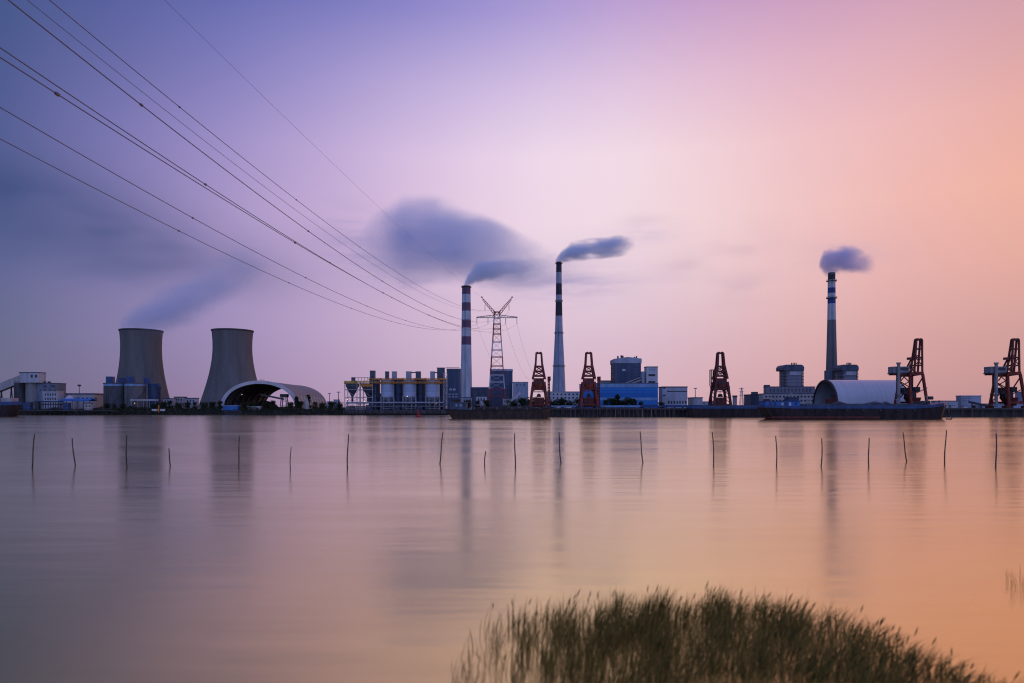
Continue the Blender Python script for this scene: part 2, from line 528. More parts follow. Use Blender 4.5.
blue_panels = panel_mat('blue_panels', (0.008, 0.14, 0.46), (0.02, 0.25, 0.66), 2.4)
slate_panels = panel_mat('slate_bays', (0.035, 0.06, 0.11), (0.10, 0.14, 0.21), 2.2, axis=0, line=0.25)
slate_floors = panel_mat('slate_floors', (0.04, 0.06, 0.10), (0.11, 0.15, 0.21), 3.0, line=0.3)
grey_floors = panel_mat('grey_floors', (0.11, 0.12, 0.15), (0.26, 0.27, 0.31), 2.8, line=0.25)
roof_ribs = panel_mat('ribbed_white_roof', (0.45, 0.50, 0.54), (0.54, 0.59, 0.62), 1.6, axis=0, rough=0.35, line=0.06)
roof_tan = panel_mat('weathered_tan_roof', (0.16, 0.145, 0.145), (0.27, 0.25, 0.245), 3.0, axis=1, rough=0.7, line=0.1)
tank_lift = panel_mat('tank_plates', (0.30, 0.41, 0.57), (0.42, 0.53, 0.68), 3.6, rough=0.5, line=0.06)
tower_lift = panel_mat('cooling_tower_lifts', (0.165, 0.16, 0.145), (0.185, 0.18, 0.16), 2.2, rough=0.9, line=0.0)

# ------------------------------------------------------------------ setting: water, far land, near bank
def water_material():
    m = bpy.data.materials.new('river_water')
    m.use_nodes = True
    t = m.node_tree
    g = NG(t)
    b = t.nodes['Principled BSDF']
    tc = g.n('ShaderNodeTexCoord')
    o = tc.outputs['Object']
    b.inputs['Base Color'].default_value = (0.71, 0.52, 0.18, 1)   # silty brown river, smoothed to a satin sheet
    b.inputs['Metallic'].default_value = 0.9
    n1 = g.noise(g.mapping(o, (0.012, 0.045, 1)), 1.0, 4.0, 0.6)
    n2 = g.noise(g.mapping(o, (0.08, 0.5, 1)), 1.0, 3.0, 0.6)
    r = g.math('ADD', g.maprange(n1, 0.33, 0.67, 0.145, 0.225), g.maprange(n2, 0.3, 0.7, -0.02, 0.02))
    g.put(b.inputs['Roughness'], r)
    bp = g.n('ShaderNodeBump')
    bp.inputs['Strength'].default_value = 0.12
    bp.inputs['Distance'].default_value = 0.25
    n3 = g.noise(g.mapping(o, (0.10, 0.55, 1)), 1.0, 2.0, 0.5)
    g.put(bp.inputs['Height'], n3)
    g.put(b.inputs['Normal'], bp.outputs[0])
    return m


w = MB()
w.face(*[w.add((-9000, -300, 0), (9000, -300, 0), (9000, 9000, 0), (-9000, 9000, 0)) + i for i in range(4)])
river = w.build('river_water', water_material())
river['kind'] = 'structure'

GZ = 3.6                       # level of the far bank
SHORE = [(-6000, 520), (-60, 520), (-6, 516), (6, 470), (16, 446), (60, 442), (430, 442), (6000, 470)]
ld = MB()
n = len(SHORE)
r0 = ld.add(*[(x, y, -2.0) for x, y in SHORE])
r1 = ld.add(*[(x, y + 6, GZ - 0.2) for x, y in SHORE])
r2 = ld.add(*[(x, y + 14, GZ) for x, y in SHORE])
r3 = ld.add(*[(x, 9500, GZ) for x, y in SHORE])
for a, b in ((r0, r1), (r1, r2), (r2, r3)):
    for i in range(n - 1):
        ld.face(a + i, a + i + 1, b + i + 1, b + i)
land = ld.build('far_bank_ground', soil)
land['kind'] = 'structure'
rv = MB()
for k in range(260):                                  # rough stone facing along the waterline
    x = -480 + k * 1.85 + random.uniform(-.5, .5)
    y = 520 + random.uniform(0.2, 4.5)
    zz = (y - 520) / 6 * 5.4 - 2.0
    s = random.uniform(0.5, 1.3)
    rv.loft([[(x - s, y - s, zz - .5), (x + s, y - s, zz - .5), (x + s * .9, y + s, zz - .5), (x - s * .8, y + s, zz - .5)],
             [(x - s * .7, y - s * .6, zz + s * .8), (x + s * .6, y - s * .7, zz + s * .7), (x + s * .5, y + s * .7, zz + s), (x - s * .6, y + s * .6, zz + s * .9)]])
rvo = rv.build('stone_revetment', stone_dk)
tag(rvo, 'dark rough stones lining the waterline of the far left bank', 'stones', kind='stuff')

nb = MB()                                             # the bank the photographer stands on, below the frame
NX, NY = 40, 16
idx = {}
for j in range(NY + 1):
    for i in range(NX + 1):
        x = -60 + 120 * i / NX
        y = -40 + 51.5 * j / NY
        z = 4.3 - max(0, y + 1) * 0.44 + 0.12 * sin(x * 1.3) * cos(y * 0.9)
        if y <= -1:
            z = 4.3 + 0.1 * sin(x + y)
        idx[i, j] = nb.add((x, y, z))
for j in range(NY):
    for i in range(NX):
        nb.face(idx[i, j], idx[i + 1, j], idx[i + 1, j + 1], idx[i, j + 1])
nbo = nb.build('near_bank_ground', mud, smooth=True)
nbo['kind'] = 'structure'


# ------------------------------------------------------------------ cooling towers
def cooling_tower(px, Y, rb, label):
    c = (X(px, Y), Y, GZ - 0.5)
    t = thing('cooling_tower', label, 'cooling tower', c, 'twin concrete cooling towers')
    top = Z(330.6, Y)
    mb = MB()
    prof = []
    zt, rt = top * 0.80, 18.9
    N = 30
    for i in range(N + 1):
        z = GZ + (top - GZ) * i / N
        if z < zt:
            b2 = (zt - GZ) / sqrt((rb / rt) ** 2 - 1)
        else:
            b2 = (top - zt) / sqrt((20.0 / rt) ** 2 - 1)
        prof.append((rt * sqrt(1 + ((z - zt) / b2) ** 2), z))
    mb.lathe(c[0], c[1], prof, 72)
    inner = [(r - 0.7, z) for r, z in prof[::-1][:14]]
    mb.lathe(c[0], c[1], inner, 72)
    mb.build('shell', tower_con, t, smooth=True)
    rm = MB()
    rm.lathe(c[0], c[1], [(19.2, top - 0.02), (20.0, top - 1.1), (20.5, top - 1.0), (20.5, top + .25), (19.2, top + .3), (19.2, top - .02)], 72)
    rm.build('rim_walkway', concrete_dk, t)
    return t


cooling_tower(141.3, 700, 29.0, 'left cooling tower, behind the three blue-topped silos, with steam blowing off')
cooling_tower(232.6, 700, 33.0, 'right cooling tower, behind the arched storage hall, with no steam')


# ------------------------------------------------------------------ chimneys
def chimney(px, Y, bands, mats, label, platforms, cap=None, ladder=True):
    """bands: (row, radius in pixels, material slot below this row)"""
    c = (X(px, Y), Y, GZ - 0.5)
    t = thing('chimney_stack', label, 'chimney', c, 'tall power station chimneys')
    s = Y / F
    prof, ms = [], []
    for row, r, m_ in bands[::-1]:
        prof.append((r * s, Z(row, Y)))
    prof[0] = (prof[0][0], GZ - 0.5)
    ms = [b[2] for b in bands[::-1]][1:]
    top = prof[-1]
    mb = MB()
    mb.lathe(c[0], c[1], prof, 40, mats=ms)
    mb.cur = 0
    mb.lathe(c[0], c[1], [(top[0], top[1]), (top[0] * .8, top[1]), (top[0] * .78, top[1] - 6)], 40, cap1=True)
    mb.build('shaft', mats, t, smooth=True)
    for row, r in platforms:
        p = MB()
        z = Z(row, Y)
        p.lathe(c[0], c[1], [(r * s - .1, z - .5), (r * s + 1.2, z - .4), (r * s + 1.2, z), (r * s - .1, z)], 40)
        for k in range(20):
            a = 2 * pi * k / 20
            x, y = c[0] + (r * s + 1.1) * cos(a), c[1] + (r * s + 1.1) * sin(a)
            p.bar((x, y, z), (x, y, z + 1.1), .12)
        p.lathe(c[0], c[1], [(r * s + 1.05, z + 1.0), (r * s + 1.15, z + 1.0), (r * s + 1.15, z + 1.12), (r * s + 1.05, z + 1.12)], 40)
        p.build('platform', steel_dk, t)
    if ladder:
        l = MB()
        r_at = lambda z: [a[0] + (b[0] - a[0]) * (z - a[1]) / (b[1] - a[1]) for a, b in zip(prof, prof[1:]) if a[1] - .01 <= z <= b[1] + .01][0]
        zs = [prof[0][1] + (top[1] - prof[0][1]) * i / 24 for i in range(25)]
        for z0, z1 in zip(zs, zs[1:]):
            for dx in (-.5, .5):
                l.bar((c[0] + dx - 1.0, c[1] - r_at(z0) - .3, z0), (c[0] + dx - 1.0, c[1] - r_at(z1) - .3, z1), .16)
        l.build('ladder', steel_dk, t)
    return t


chimney(466.3, 900, [(286, 4.25, 0), (294.5, 4.35, 1), (302.9, 4.45, 0), (311.2, 4.55, 1), (320, 4.7, 0), (327.9, 4.8, 1),
                     (336.7, 4.9, 0), (345, 5.0, 1), (353.6, 5.15, 2), (380, 5.6, 2), (404, 6.1, 2), (410, 6.2, 2)],
        [redband, stack_grey, stack_grey], 'chimney with maroon and white bands, left of the lattice pylon', [(287, 4.3)])
chimney(558.9, 950, [(262, 2.7, 0), (272.6, 2.8, 1), (283.8, 2.95, 0), (295, 3.1, 1), (302, 3.2, 0), (316, 3.5, 1), (326, 3.75, 2), (333, 4.0, 2),
                     (350, 4.8, 2), (366, 5.6, 2), (380, 6.2, 2), (395, 6.8, 2), (410, 7.0, 2)],
        [blackband, grey_p, bluegrey], 'tallest chimney, blackish bands over a grey shaft with ring platforms', [(263.5, 2.7), (301, 3.2), (333, 4.0), (366, 5.6)])
chimney(831.6, 600, [(272.7, 3.4, 3), (280, 3.5, 1), (287.9, 3.6, 0), (293.2, 3.65, 1), (297.9, 3.7, 0), (303.7, 3.75, 1), (320, 4.0, 2), (350, 4.7, 2),
                     (380, 5.5, 2), (410, 6.1, 2)],
        [blueband, white_p, concrete, steel_dk], 'chimney with blue and white bands behind the white barrel-roofed hall', [(281, 3.5), (298, 3.7)])


# ------------------------------------------------------------------ pylon and power lines
def pylon():
    Y = 650.0
    c = (X(497, Y), Y, GZ - 0.3)
    t = thing('transmission_pylon', 'red and white lattice pylon with a Y-shaped head beside the banded chimney', 'pylon', c)
    rows = [403, 396, 389, 382, 375, 366, 357, 350, 342, 334, 329, 324, 318, 312]
    half = {403: 9.3, 396: 8.3, 389: 7.7, 382: 7.0, 375: 6.6, 366: 5.9, 357: 5.4, 350: 5.0, 342: 4.3, 334: 3.8, 329: 3.6, 324: 3.3, 318: 3.0, 312: 2.6}
    s = Y / F
    def band(z):
        py = HZ - (z - CAMZ) * F / Y
        return 0 if (377 > py > 355 or 345 > py > 323 or py > 392 or py < 317) else 1
    mb = MB()
    P = {}
    for r in rows:
        h = half[r] * s
        z = Z(r, Y) if r != 403 else GZ
        P[r] = [(c[0] - h, c[1] - h, z), (c[0] + h, c[1] - h, z), (c[0] + h, c[1] + h, z), (c[0] - h, c[1] + h, z)]
    for a, b in zip(rows, rows[1:]):
        mb.cur = band((P[a][0][2] + P[b][0][2]) / 2)
        for k in range(4):
            j = (k + 1) % 4
            mb.bar(P[a][k], P[b][k], 0.9)
            mb.bar(P[a][k], P[b][j], 0.24)
            mb.bar(P[b][k], P[b][j], 0.5)
    mb.build('lattice_body', [pylon_red, white_p], t)
    # horns
    for sx in (-1, 1):
        hmb = MB()
        a0 = (c[0] + sx * 0.8, c[1], Z(313, Y)); a1 = (c[0] + sx * 2.6, c[1], Z(315, Y))
        e0 = (c[0] + sx * 15.2 * s, c[1], Z(297.2, Y)); e1 = (c[0] + sx * 14.6 * s, c[1], Z(299.6, Y))
        N = 7
        top = [tuple(a0[i] + (e0[i] - a0[i]) * k / N for i in range(3)) for k in range(N + 1)]
        bot = [tuple(a1[i] + (e1[i] - a1[i]) * k / N for i in range(3)) for k in range(N + 1)]
        for k in range(N):
            for dy in (-1.2, 1.2):
                q = lambda p: (p[0], p[1] + dy * (1 - .5 * k / N), p[2])
                hmb.bar(q(top[k]), q(top[k + 1]), .38)
                hmb.bar(q(bot[k]), q(bot[k + 1]), .38)
                hmb.bar(q(top[k]), q(bot[k + 1]), .2)
                hmb.bar(q(bot[k]), q(top[k]), .2)
            hmb.bar((top[k][0], top[k][1] - 1.2, top[k][2]), (top[k][0], top[k][1] + 1.2, top[k][2]), .2)
        hmb.box(e0[0] - .8, e0[0] + .8, c[1] - .8, c[1] + .8, e0[2] - .4, e0[2] + .5)
        hmb.build('horn', pylon_red, t)
    ca = MB()
    zc = Z(317.7, Y)
    N = 14
    for k in range(N):
        x0 = c[0] + (-20.5 + 41 * k / N) * s; x1 = c[0] + (-20.5 + 41 * (k + 1) / N) * s
        hh = lambda x: 0.6 + 2.3 * (1 - abs(x - c[0]) / (20.5 * s))
        for dy in (-1, 1):
            ca.bar((x0, c[1] + dy, zc), (x1, c[1] + dy, zc), .34)
            ca.bar((x0, c[1] + dy, zc + hh(x0)), (x1, c[1] + dy, zc + hh(x1)), .3)
            ca.bar((x0, c[1] + dy, zc), (x1, c[1] + dy, zc + hh(x1)), .18)
        ca.bar((x0, c[1] - 1, zc), (x0, c[1] + 1, zc), .2)
    ca.build('crossarm', crane_grey, t)
    for px, q0, q1 in ((476.9, 318, 324), (488, 318, 324), (505.7, 318, 324), (516.9, 318, 324), (485, 304.5, 311), (509, 304.5, 311)):
        i_ = MB()
        x = X(px, Y)
        i_.path([(x, c[1], Z(q0, Y)), (x, c[1], Z(q1, Y))], .22, 6)
        for k in range(9):
            z = Z(q0 + (q1 - q0) * (k + .5) / 9, Y)
            i_.lathe(x, c[1], [(.2, z + .12), (.42, z - .1), (.2, z - .14)], 8)
        i_.build('insulator', glass_dk, t)
    return t


pylon()

WIRES = {
    'top left ground': ((482, 297.7), [(165, 0), (272, 105), (385, 215), (462, 277)], .035),
    'top right ground': ((512, 297.7), [(60, 30), (165, 107), (240, 165), (300, 212), (400, 285)], .035),
    'b': ((485, 311), [(50, 0), (162, 93), (280, 188), (350, 240), (460, 304)], .074),
    'c': ((509, 312), [(8, 0), (195, 147), (305, 227), (415, 300), (457, 320)], .074),
    'd': ((505.7, 324), [(0, 45), (145, 144), (205, 188), (265, 227), (350, 272), (455, 320)], .068),
    'e': ((516.9, 324), [(0, 55), (145, 148), (205, 192), (265, 229), (350, 273), (455, 321)], .06),
    'f': ((488, 324), [(0, 106), (72, 150), (210, 229), (300, 274), (360, 305), (435, 325)], .068),
    'g': ((476.9, 324), [(0, 138), (22, 150), (170, 227), (265, 275), (325, 299), (400, 320), (460, 327)], .068),
}
WLAB = {
    'top left ground': 'thin earth wire to the left horn of the pylon, topmost line in the sky',
    'top right ground': 'thin faint earth wire running to the right horn of the pylon',
    'b': 'power cable with spacers, uppermost of the thick lines, to the left upper insulator',
    'c': 'power cable with spacers to the right upper insulator, second thick line from the top',
    'd': 'power cable in the close middle pair, its upper line, to the inner right insulator',
    'e': 'power cable in the close middle pair, its lower line, to the outermost right insulator',
    'f': 'power cable second from the bottom, ending at the inner left insulator of the pylon',
    'g': 'lowest power cable of all, ending at the outermost left insulator of the pylon'}


def power_lines():
    Yt, delta = 650.0, 60.0
    for key, ((tx, ty), pts, rad) in WIRES.items():
        xt, zt = X(tx, Yt), Z(ty, Yt)
        x0 = xt - delta
        # least squares sag parabola z = zt + a s + b s^2
        S11 = S12 = S22 = R1 = R2 = 0.0
        for px, py in pts:
            Y = x0 / ((px - 512) / F - delta / Yt)
            wgt = F / Y
            s = Yt - Y
            A, B, C = wgt * s, wgt * s * s, wgt * (Z(py, Y) - zt)
            S11 += A * A; S12 += A * B; S22 += B * B; R1 += A * C; R2 += B * C
        det = S11 * S22 - S12 * S12
        a, b = (R1 * S22 - R2 * S12) / det, (S11 * R2 - S12 * R1) / det
        N = 90
        ys = [Yt + (-40 - Yt) * (i / N) ** 0.8 for i in range(N + 1)]
        P3 = [(x0 + delta * y / Yt, y, zt + a * (Yt - y) + b * (Yt - y) ** 2) for y in ys]
        t = thing('power_line', WLAB[key], 'power line', P3[0], 'overhead lines crossing the river')
        mb = MB()
        mb.path(P3, rad, 6)
        mb.build('cable', wire_m, t, smooth=True)
        if rad > .04:
            for k in range(9):
                y = 60 + 62 * k + 13 * (ord(key[0]) % 4)
                x, z = x0 + delta * y / Yt, zt + a * (Yt - y) + b * (Yt - y) ** 2
                sp_ = MB()
                sp_.box(x - .14, x + .14, y - .3, y + .3, z - .13, z + .13)
                sp_.build('spacer', wire_m, t)
    # slack lines dropping from the far side of the pylon to the substation
    for (tx, ty), (ex, ey), lab in (((476.9, 324), (508, 384), 'faint slack cable dropping right from the outer left insulator'),
                                    ((505.7, 324), (529, 380), 'faint slack cable dropping right from the inner right insulator'),
                                    ((516.9, 324), (536, 376), 'faint slack cable dropping right from the outer right insulator')):
        Ye = 880.0
        A = (X(tx, Yt), Yt, Z(ty, Yt)); B = (X(ex, Ye), Ye, Z(ey, Ye))
        P3 = []
        for i in range(25):
            u = i / 24
            P3.append(tuple(A[k] + (B[k] - A[k]) * u - (4 * u * (1 - u) * 9 if k == 2 else 0) for k in range(3)))
        mb = MB()
        mb.path(P3, .07, 5)
        tag(mb.build('slack_line', wire_m, loc=A), lab, 'power line', 'slack lines behind the pylon')


power_lines()


# ------------------------------------------------------------------ buildings
def windows(t, p0, p1, q0, q1, nx, ny, Y, fw=.6, fh=.55, m=None, off=.08):
    """separate window panes standing just proud of the front wall at depth Y"""
    for j in range(ny):
        for i in range(nx):
            w_ = MB()
            cx = p0 + (p1 - p0) * (i + .5) / nx
            cz = q0 + (q1 - q0) * (j + .5) / ny
            hw, hh = (p1 - p0) / nx * fw / 2, (q1 - q0) / ny * fh / 2
            w_.box(X(cx - hw, Y), X(cx + hw, Y), Y - off, Y + .2, Z(cz + hh, Y), Z(cz - hh, Y))
            w_.build('window', m or glass_dk, t)


def building(name, label, cat, p0, p1, q0, Y, d, wall, roof_m=None, group=None, q1=None, parapet=0.7):
    x0, x1 = fspan(p0, p1, Y, d)
    z1 = Z(q0, Y)
    zb = GZ - .4 if q1 is None else Z(q1, Y)
    t = thing(name, label, cat, ((x0 + x1) / 2, Y + d / 2, zb), group)
    mb = MB()
    mb.box(x0, x1, Y, Y + d, zb, z1 - parapet)
    mb.build('wall', wall, t)
    rf = MB()
    rf.box(x0 - .25, x1 + .25, Y - .25, Y + d + .25, z1 - parapet, z1)
    rf.build('roof', roof_m or wall, t)
    return t, x0, x1, z1


def front_px(x, Y):
    return 512 + F * x / Y


# --- far left works
def left_works():
    Y = 560
    t = thing('conveyor_gallery', 'pale sloping conveyor gallery at the left edge rising to the head house', 'conveyor', (X(5, Y), Y, GZ))
    mb = MB()
    A, B = (X(-34, Y), Y + 6, Z(399, Y)), (X(20.5, Y), Y + 6, Z(377.3, Y))
    mb.bar(A, B, 5.0, 6.0)
    mb.build('gallery', offwhite, t)
    for px in (-20, -4, 6):
        l = MB()
        u = (X(px, Y) - A[0]) / (B[0] - A[0])
        zt = A[2] + (B[2] - A[2]) * u - 3
        l.bar((X(px, Y) - 1.5, Y + 6, GZ), (X(px, Y), Y + 6, zt), .6)
        l.bar((X(px, Y) + 1.5, Y + 6, GZ), (X(px, Y), Y + 6, zt), .6)
        l.build('trestle', steel_dk, t)
    t, x0, x1, z1 = building('head_house', 'small pale conveyor head house on top of the left concrete silos', 'building', 19.5, 46, 372, Y, 9, grey_p, slate, q1=382.6)
    fr = front_px(x1, Y)
    windows(t, 29.5, fr - .3, 373.2, 379, 2, 1, Y, .5, .5)
    for px, r, ml, lab in ((14.5, 5.6, concrete_dk, 'dark stained concrete silo under the sloping conveyor, left of a paler one'),
                           (27.6, 6.7, concrete_lt, 'pale concrete silo under the conveyor head house')):
        c = (X(px, Y), Y + 7, GZ)
        s = thing('concrete_silo', lab, 'silo', c, 'pair of concrete silos at the left edge')
        mb = MB()
        rr = r * Y / F
        mb.lathe(c[0], c[1], [(rr, GZ - .4), (rr, Z(382.8, Y)), (rr * .2, Z(382.3, Y))], 32, cap1=True)
        mb.build('body', ml, s, smooth=True)
        mb = MB()
        for k in range(16):
            a = 2 * pi * k / 16
            mb.bar((c[0] + rr * cos(a), c[1] + rr * sin(a), Z(382.8, Y)), (c[0] + rr * cos(a), c[1] + rr * sin(a), Z(381.5, Y)), .12)
        mb.lathe(c[0], c[1], [(rr - .06, Z(381.6, Y)), (rr + .06, Z(381.6, Y)), (rr + .06, Z(381.4, Y)), (rr - .06, Z(381.4, Y))], 24)
        mb.build('roof_railing', steel_dk, s)
    t, x0, x1, z1 = building('factory_building', 'blue-grey factory building with small windows beside the left silos', 'building', 36.5, 66, 382.8, Y + 4, 12, factory_m, slate)
    fr = front_px(x1, Y + 4)
    windows(t, 41.5, 57, 385, 387.6, 2, 1, Y + 4, .35, .7)
    windows(t, 38, 57, 389.3, 391.4, 4, 1, Y + 4, .3, .7)
    for q in (37.5, 43, 47.5):
        mb = MB()
        fbox(mb, q, q + 3.4, 381.3, 383.4, Y + 6, 2.5)
        mb.build('roof_plant', steel_dk, t)
    t, x0, x1, z1 = building('office_block', 'small white two-storey block with dark windows, front left', 'building', 42.3, 64, 391, Y - 14, 8, grey_p, offwhite)
    fr = front_px(x1, Y - 14)
    windows(t, 44.2, fr - .8, 392.3, 401, 5, 2, Y - 14, .5, .5)
    t, x0, x1, z1 = building('long_shed', 'long low pale shed between the factory and the three blue-topped silos', 'shed', 66, 104.5, 393.2, Y - 4, 14, offwhite, slate, parapet=1.1)
    windows(t, 72, 98, 397, 400, 6, 1, Y - 4, .5, .6)
    # dark bits of shore plant
    t = thing('open_canopy', 'low blue canopy roof on posts at the water\'s edge', 'canopy', (X(75, 530), 534, GZ))
    mb = MB()
    x0, x1 = X(60, 530), X(90, 530)
    mb.loft([[(x0, 529, Z(401, 530)), (x1, 529, Z(401, 530)), (x1, 529, Z(400.4, 530)), (x0, 529, Z(400.4, 530))],
             [(x0, 534, Z(399, 530)), (x1, 534, Z(399, 530)), (x1, 534, Z(398.4, 530)), (x0, 534, Z(398.4, 530))],
             [(x0, 539, Z(401, 530)), (x1, 539, Z(401, 530)), (x1, 539, Z(400.4, 530)), (x0, 539, Z(400.4, 530))]])
    mb.build('roof', blue_p, t)
    for i in range(6):
        mb = MB()
        x = x0 + .6 + (x1 - x0 - 1.2) * i / 5
        mb.bar((x, 530, GZ), (x, 530, Z(400.6, 530)), .3)
        mb.build('post', steel_dk, t)
    t = thing('marquee_tent', 'white peaked tent between the white block and the blue canopy', 'tent', (X(69.5, 545), 545, GZ))
    mb = MB()
    cx, r = X(69.5, 545), 3.4
    mb.lathe(cx, 545, [(r, GZ), (r, Z(398.6, 545)), (r * .55, Z(396.6, 545)), (.15, Z(394.9, 545))], 8, cap1=True)
    mb.build('cover', white_p, t)
    # jetty
    t = thing('jetty', 'dark low jetty on piles along the far left bank', 'jetty', (X(62, 514), 514, 0))
    mb = MB()
    mb.box(X(19, 512), X(112, 512), 512, 518, 3.0, 3.7)
    mb.build('deck', concrete_dk, t)
    for i in range(20):
        mb = MB()
        x = X(20 + 91 * i / 19, 512)
        mb.path([(x, 513, -1), (x, 513, 3.0)], .35, 8)
        mb.build('pile', stone_dk, t)
    rl = MB()
    for i in range(40):
        x = X(19.5 + 92 * i / 39, 512)
        rl.bar((x, 512.2, 3.7), (x, 512.2, 4.8), .12)
    rl.bar((X(19.5, 512), 512.2, 4.8), (X(111.5, 512), 512.2, 4.8), .12)
    rl.build('railing', steel_dk, t)
    for i, (p0, p1, q0, m_, lab) in enumerate(((23, 33, 402.3, blue_dk, 'dark blue cabin on the jetty below the pale concrete silo'),
                                               (36, 41, 401.3, steel_dk, 'dark upright hopper on the jetty below the factory building'),
                                               (63, 71, 402.6, blue_dk, 'dark blue cabin on the jetty under the blue canopy'),
                                               (84, 93, 403.2, offwhite, 'pale cabin on the jetty at the right end of the blue canopy'))):
        c, x0, x1, z1 = building('site_cabin', lab, 'cabin', p0, p1, q0, 513.5, 3, m_, steel_dk, q1=409.9, parapet=.3)
        windows(c, p0 + 1, p1 - 2, q0 + 1, 408, 2, 1, 513.5, .5, .4)
    pr = thing('pipe_rack', 'dark low pipe rack on the jetty in front of the factory building', 'pipe rack', (X(46, 514), 514, 3.7))
    rk = MB()
    for i in range(12):
        x = X(33 + 28 * i / 11, 514)
        rk.bar((x, 514, 3.7), (x, 514, Z(401.6, 514)), .3)
        rk.bar((x, 516.5, 3.7), (x, 516.5, Z(401.6, 514)), .3)
    for lv in (401.8, 404.6):
        for y in (514, 516.5):
            rk.bar((X(33, 514), y, Z(lv, 514)), (X(61, 514), y, Z(lv, 514)), .4)
    rk.build('frame', steel_dk, pr)
    for k in range(4):
        pp = MB()
        pp.path([(X(33, 514), 514.4 + .5 * k, Z(401.3 if k % 2 else 404.1, 514)), (X(61, 514), 514.4 + .5 * k, Z(401.3 if k % 2 else 404.1, 514))], .32, 8)
        pp.build('pipe', blue_dk if k % 2 else steel_dk, pr)
    for px, Y_, top, m_, lab in ((79.3, 600, 386, 'cage', 'mast with a dark cage top behind the long low shed'),):
        mast(px, Y_, top, lab, cage=True)


def mast(px, Y, top, label, cage=False, lamp=False):
    t = thing('light_mast', label, 'mast', (X(px, Y), Y, GZ))
    mb = MB()
    x = X(px, Y)
    zt = Z(top, Y)
    mb.path([(x, Y, GZ - .3), (x, Y, zt)], [.38, .22], 8)
    mb.build('pole', steel_dk, t)
    h = MB()
    if cage:
        h.box(x - 1.1, x + 1.1, Y - .8, Y + .8, zt - .3, zt + 1.2)
        h.build('cage', steel_dk, t)
    else:
        h.box(x - 1.2, x + 1.2, Y - .3, Y + .3, zt, zt + .5)
        for k in (-.9, 0, .9):
            h.box(x + k - .35, x + k + .35, Y - .7, Y - .31, zt - .3, zt + .45)
        h.build('lamp_head', steel_lt, t)
    return t


left_works()


def lamp(px, py, Y, label, warm=True, r=.3, pole=True):
    t = thing('floodlight', label, 'lamp', (X(px, Y), Y, GZ), 'lit lamps along the far bank')
    x, z = X(px, Y), Z(py, Y)
    mb = MB()
    mb.lathe(x, Y, [(r * .2, z + r * .9), (r * .8, z + r * .5), (r, z), (r * .8, z - r * .5), (r * .2, z - r * .9)], 10, True, True)
    mb.build('bulb', lamp_m if warm else lamp_w, t, smooth=True)
    if pole:
        mb = MB()
        mb.bar((x, Y + r + .12, min(GZ, z - 1.5)), (x, Y + r + .12, z + .6), .2)
        mb.box(x - r, x + r, Y - r, Y + r, z + r + .02, z + r + .2)
        mb.build('pole', steel_dk, t)
    return t


# --- three blue-topped silos
def blue_topped_silos():
    Y = 552
    s = Y / F
    for px, r, boxes, lab, m_ in ((115, 9.6, ((107.3, 113.5, 376.6), (119.8, 125.2, 378)), 'wide ribbed silo with blue rim, leftmost of the three before the cooling tower', silo_dk),
                                  (135.2, 9.1, ((127.8, 134, 376.6),), 'grey silo with bright blue rim, middle of the three before the cooling tower', silo_md),
                                  (150.5, 5.3, ((141, 146.8, 377.8),), 'narrow dark blue silo, rightmost of the three before the cooling tower', navy)):
        dy = 0 if px < 148 else 6
        c = (X(px, Y), Y + dy, GZ)
        t = thing('storage_silo', lab, 'silo', c, 'blue-topped silos before the left cooling tower')
        rr = r * s
        mb = MB()
        zt = Z(386, Y)
        mb.lathe(c[0], c[1], [(rr, GZ - .4), (rr, zt)], 36)
        mb.build('body', m_, t, smooth=True)
        rb = MB()
        for k in range(26):
            a = 2 * pi * k / 26
            rb.bar((c[0] + (rr + .12) * cos(a), c[1] + (rr + .12) * sin(a), GZ), (c[0] + (rr + .12) * cos(a), c[1] + (rr + .12) * sin(a), zt - .05), .28)
        rb.build('rib_hoops', m_, t)
        mb = MB()
        mb.lathe(c[0], c[1], [(rr + .3, zt - .1), (rr + .3, Z(384, Y))], 36, True, True)
        mb.build('blue_rim', blue_lt if px < 148 else blue_dk, t, smooth=True)
        mb = MB()
        mb.lathe(c[0], c[1], [(rr + .7, Z(383.95, Y)), (rr + .7, Z(383.2, Y)), (.2, Z(382.6, Y))], 36, True, True)
        mb.build('roof', slate, t)
        for b0, b1, q in boxes:
            mb = MB()
            x0, x1 = X(b0, Y), X(b1, Y)
            mb.box(x0, x1, c[1] - 2, c[1] + 2, Z(383.1, Y), Z(q, Y))
            mb.bar((x0 + .2, c[1] - 2.1, Z(q, Y)), (x0 + .2, c[1] - 2.1, Z(q, Y) + .9), .12)
            mb.build('filter_box', blue_dk, t)
        st = MB()
        for k in range(14):
            a0, a1 = -1.9 + k * .16, -1.9 + (k + 1) * .16
            z0, z1 = GZ + (zt - GZ) * k / 14, GZ + (zt - GZ) * (k + 1) / 14
            st.bar((c[0] + (rr + .7) * cos(a0), c[1] + (rr + .7) * sin(a0), z0), (c[0] + (rr + .7) * cos(a1), c[1] + (rr + .7) * sin(a1), z1), .25)
        st.build('stair', steel_dk, t)
    t = thing('flat_canopy', 'thin white canopy roof in front of the middle and right blue-topped silos', 'canopy', (X(143, 538), 540, GZ))
    mb = MB()
    mb.box(X(130, 538), X(156, 538), 538, 542, Z(400.6, 538), Z(399.4, 538))
    mb.build('roof', white_p, t)
    for i in range(5):
        mb = MB()
        x = X(131 + 24 * i / 4, 538)
        mb.bar((x, 538.5, GZ), (x, 538.5, Z(400.6, 538)), .25)
        mb.build('post', steel_lt, t)
    lamp(134.6, 403.2, 539, 'warm lit lamp under the thin white canopy by the silos')


blue_topped_silos()


